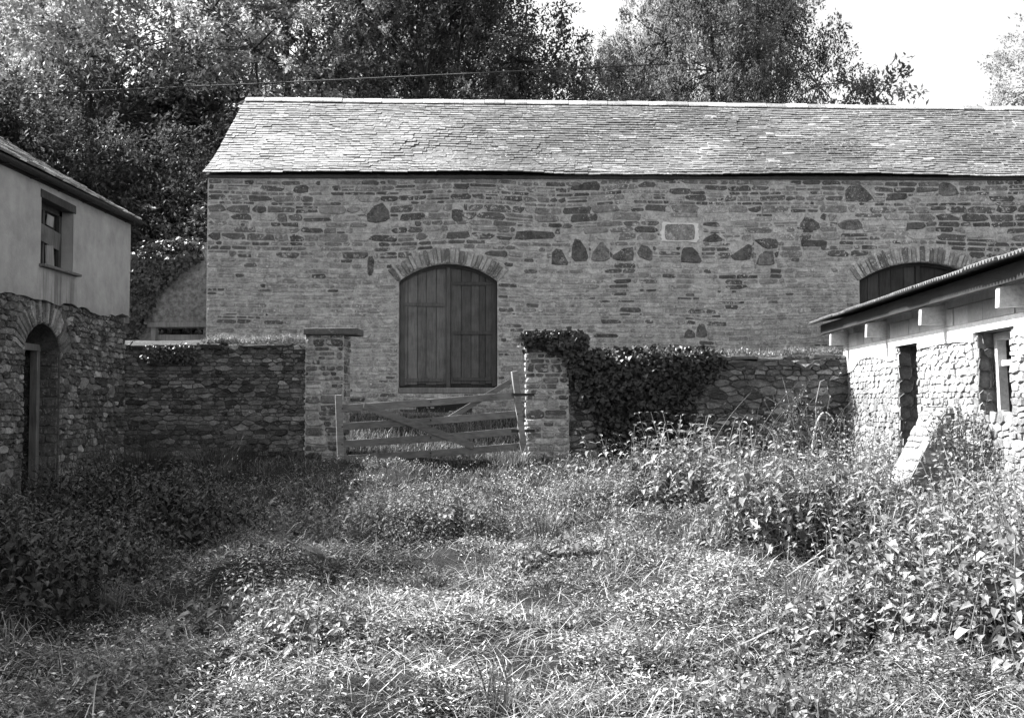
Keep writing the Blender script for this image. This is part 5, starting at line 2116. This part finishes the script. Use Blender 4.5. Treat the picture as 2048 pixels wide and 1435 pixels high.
tuft('rush_tuft', 'dark upright rush tuft in the middle of the yard', .3, 9.6, 130, .42, .045, .06, 'rushes')
tuft('grass_tuft', 'pale tuft of stiff stems at the foot of the sunlit nettles', 1.75, 9.0, 80, .26, .26, .07, 'grass tuft')
tuft('grass_tuft', 'drooping grass tussock at the left edge below the doorway', -4.0, 8.6, 160, .5, .08, .09, 'grass tuft', .6)
tuft('grass_tuft', 'tall grass tussock below the foot of the left yard wall', -4.4, 15.2, 240, .75, .07, .2, 'grass tuft', .5)
tuft('grass_tuft', 'tall grass clump in the corner by the rendered building', -5.5, 15.3, 220, .8, .05, .2, 'grass tuft', .35)
tuft('grass_tuft', 'seeding grass clump at the foot of the gate hanging post', .0, 15.9, 120, .4, .2, .12, 'grass tuft', .4)

# dead dark stalks
def stalks(label, x, y_, n, h, spread, seed, tone=.03, rad=.006, arch=.15, name='dead_stalks', cat='stalks', mat='bark', leaves=0):
    r = np.random.default_rng(seed)
    t = thing(name, label, cat, (x, y_, float(ground(x, y_)) - .03))
    ac = Acc()
    lf = Acc()
    for k in range(n):
        b_ = np.array((x, y_, 0)) + np.array((r.normal(0, spread), r.normal(0, spread), 0))
        b_[2] = float(ground(b_[0], b_[1])) - .03
        hh = h * r.uniform(.6, 1.2)
        a = r.uniform(0, 6.28)
        s = np.linspace(0, 1, 7)
        out_ = arch * hh * r.uniform(.4, 2.0)
        dr = r.uniform(.0, 1.) * arch * 1.5
        pts = b_ + np.stack([math.cos(a) * out_ * s ** 1.5, math.sin(a) * out_ * s ** 1.5, hh * (s - dr * s ** 3)], -1)
        V, F = tube(pts, rad * (1 - .7 * s), 4)
        mk('stalk', V, F, M[mat] if tone < .1 else M['grass_leaf'], t, tone)
        if leaves:
            m_ = leaves
            q_ = r.uniform(.25, 1, m_)
            pb_ = np.stack([np.interp(q_, s, pts[:, i]) for i in range(3)], -1)
            d = rand_dir(r, m_, .1)
            L = r.uniform(.03, .065, m_)
            add_q(lf, qleaf(pb_ + d * .02, d, rand_dir(r, m_, 1.), L, L * .55), tone * 2.5 * r.uniform(.6, 1.5, m_))
    if leaves: lf.build('foliage', M['herb_leaf'], t)
    return t


stalks('dark dead dock stalks standing right of the gate pier', 1.75, 13.3, 9, .62, .16, 1)
stalks('dark dead dock stalks left of the rush tuft', -.75, 10.9, 5, .5, .10, 2)
stalks('few dark bare stalks before the right gate pier', .95, 14.2, 6, .5, .2, 3)
stalks('dark bare stems standing at the bottom edge left of centre', -.05, 5.2, 4, .28, .12, 4)
# bramble tangle in front of the right wall
stalks('tangle of dark bramble and dead stems against the right yard wall near the shed', 4.35, 15.2, 70, 1.35, .42, 5, .04, .008, .45, 'bramble', 'bramble', 'bark', 16)
stalks('pale dry grass stems leaning before the bare part of the right wall', 3.4, 15.4, 16, 1.0, .5, 6, .2, .005, .35, 'dry_stems', 'dry stems')
stalks('feathery grey bush at the foot of the shed wall', 5.0, 14.0, 60, .8, .28, 7, .12, .004, .3, 'feathery_bush', 'bush', 'bark', 14)
stalks('small-leaved bush growing up in front of the buttress', 4.72, 10.75, 44, 1.15, .11, 8, .07, .007, .14, 'leafy_bush', 'bush', 'bark', 40)

# the bright bent stem by the fern
s = np.linspace(0, 1, 14)
p0, p1, p2 = np.array(P(1628, 868, 15.6)), np.array(P(1640, 815, 15.6)), np.array(P(1668, 842, 15.5))
pts = np.array([(1 - q_) ** 2 * p0 + 2 * q_ * (1 - q_) * (p1 + np.array((.02, 0, .14))) + q_ ** 2 * p2 for q_ in s])
pts = np.concatenate([[np.array((p0[0] - .06, 15.6, float(ground(p0[0], 15.6))))], pts])
V, F = tube(pts, np.full(15, .016) * np.concatenate([[1], 1 - .6 * s]), 6)
tag(mk('bent_stem', V, F, M['grass_leaf'], tone=.6), 'thick pale stem bent over in a hook before the brambles', 'stem')
s_ = P(1640, 760, 15.7)
V, F = tube([(s_[0] - .05, 15.7, float(ground(4.7, 15.7))), (s_[0] - .07, 15.7, s_[2] - .35), (s_[0], 15.68, s_[2] - .02), (s_[0] + .06, 15.66, s_[2] + .01)], [.008, .008, .007, .004], 5)
tag(mk('bare_stem', V, F, M['grass_leaf'], tone=.25), 'slender bare stem rising to the fern on the right wall', 'stem')

# small bright scraps on the ground
def scrap(label, x, y_, L, w, seed, tone, name, cat):
    r = np.random.default_rng(seed)
    m_ = MB()
    z_ = float(ground(x, y_)) + .11
    a = r.uniform(-.3, .3)
    dx, dy = math.cos(a) * L / 2, math.sin(a) * L / 2
    m_.bar((x - dx, y_ - dy, z_), (x, y_, z_ + .02), w * .6, .012, side=(0, 0, 1), tone=tone, jit=.003, we=w)
    m_.bar((x, y_, z_ + .02), (x + dx, y_ + dy, z_ + .005), w, .012, side=(0, 0, 1), tone=tone, jit=.003, we=w * .5)
    return tag(bevel(m_.build(name, M['whitewash']), .002), label, cat)


scrap('small white scrap lying in the shaded grass at the left', -2.3, 7.0, .1, .04, 1, .75, 'white_scrap', 'scrap')
for k, (x, y_, L, az, lab) in enumerate(((1.95, 7.35, .5, .75, 'pale cut stick leaning left of the docks'), (-.55, 7.6, .3, -.5, 'pale cut stick lying among mown stalks near the centre'), (1.15, 5.7, .45, .5, 'thin pale stick near the bottom edge'))):
    z_ = float(ground(x, y_)) + .06
    V, F = tube([(x, y_, z_), (x + L * .5 * math.cos(az), y_ + .1, z_ + .5 * L * math.sin(abs(az)) * .5), (x + L * math.cos(az), y_ + .15, z_ + L * math.sin(abs(az)) * .6)], [.004, .005, .003], 5)
    tag(mk('stick', V, F, M['grass_leaf'], tone=.6), lab, 'stick')
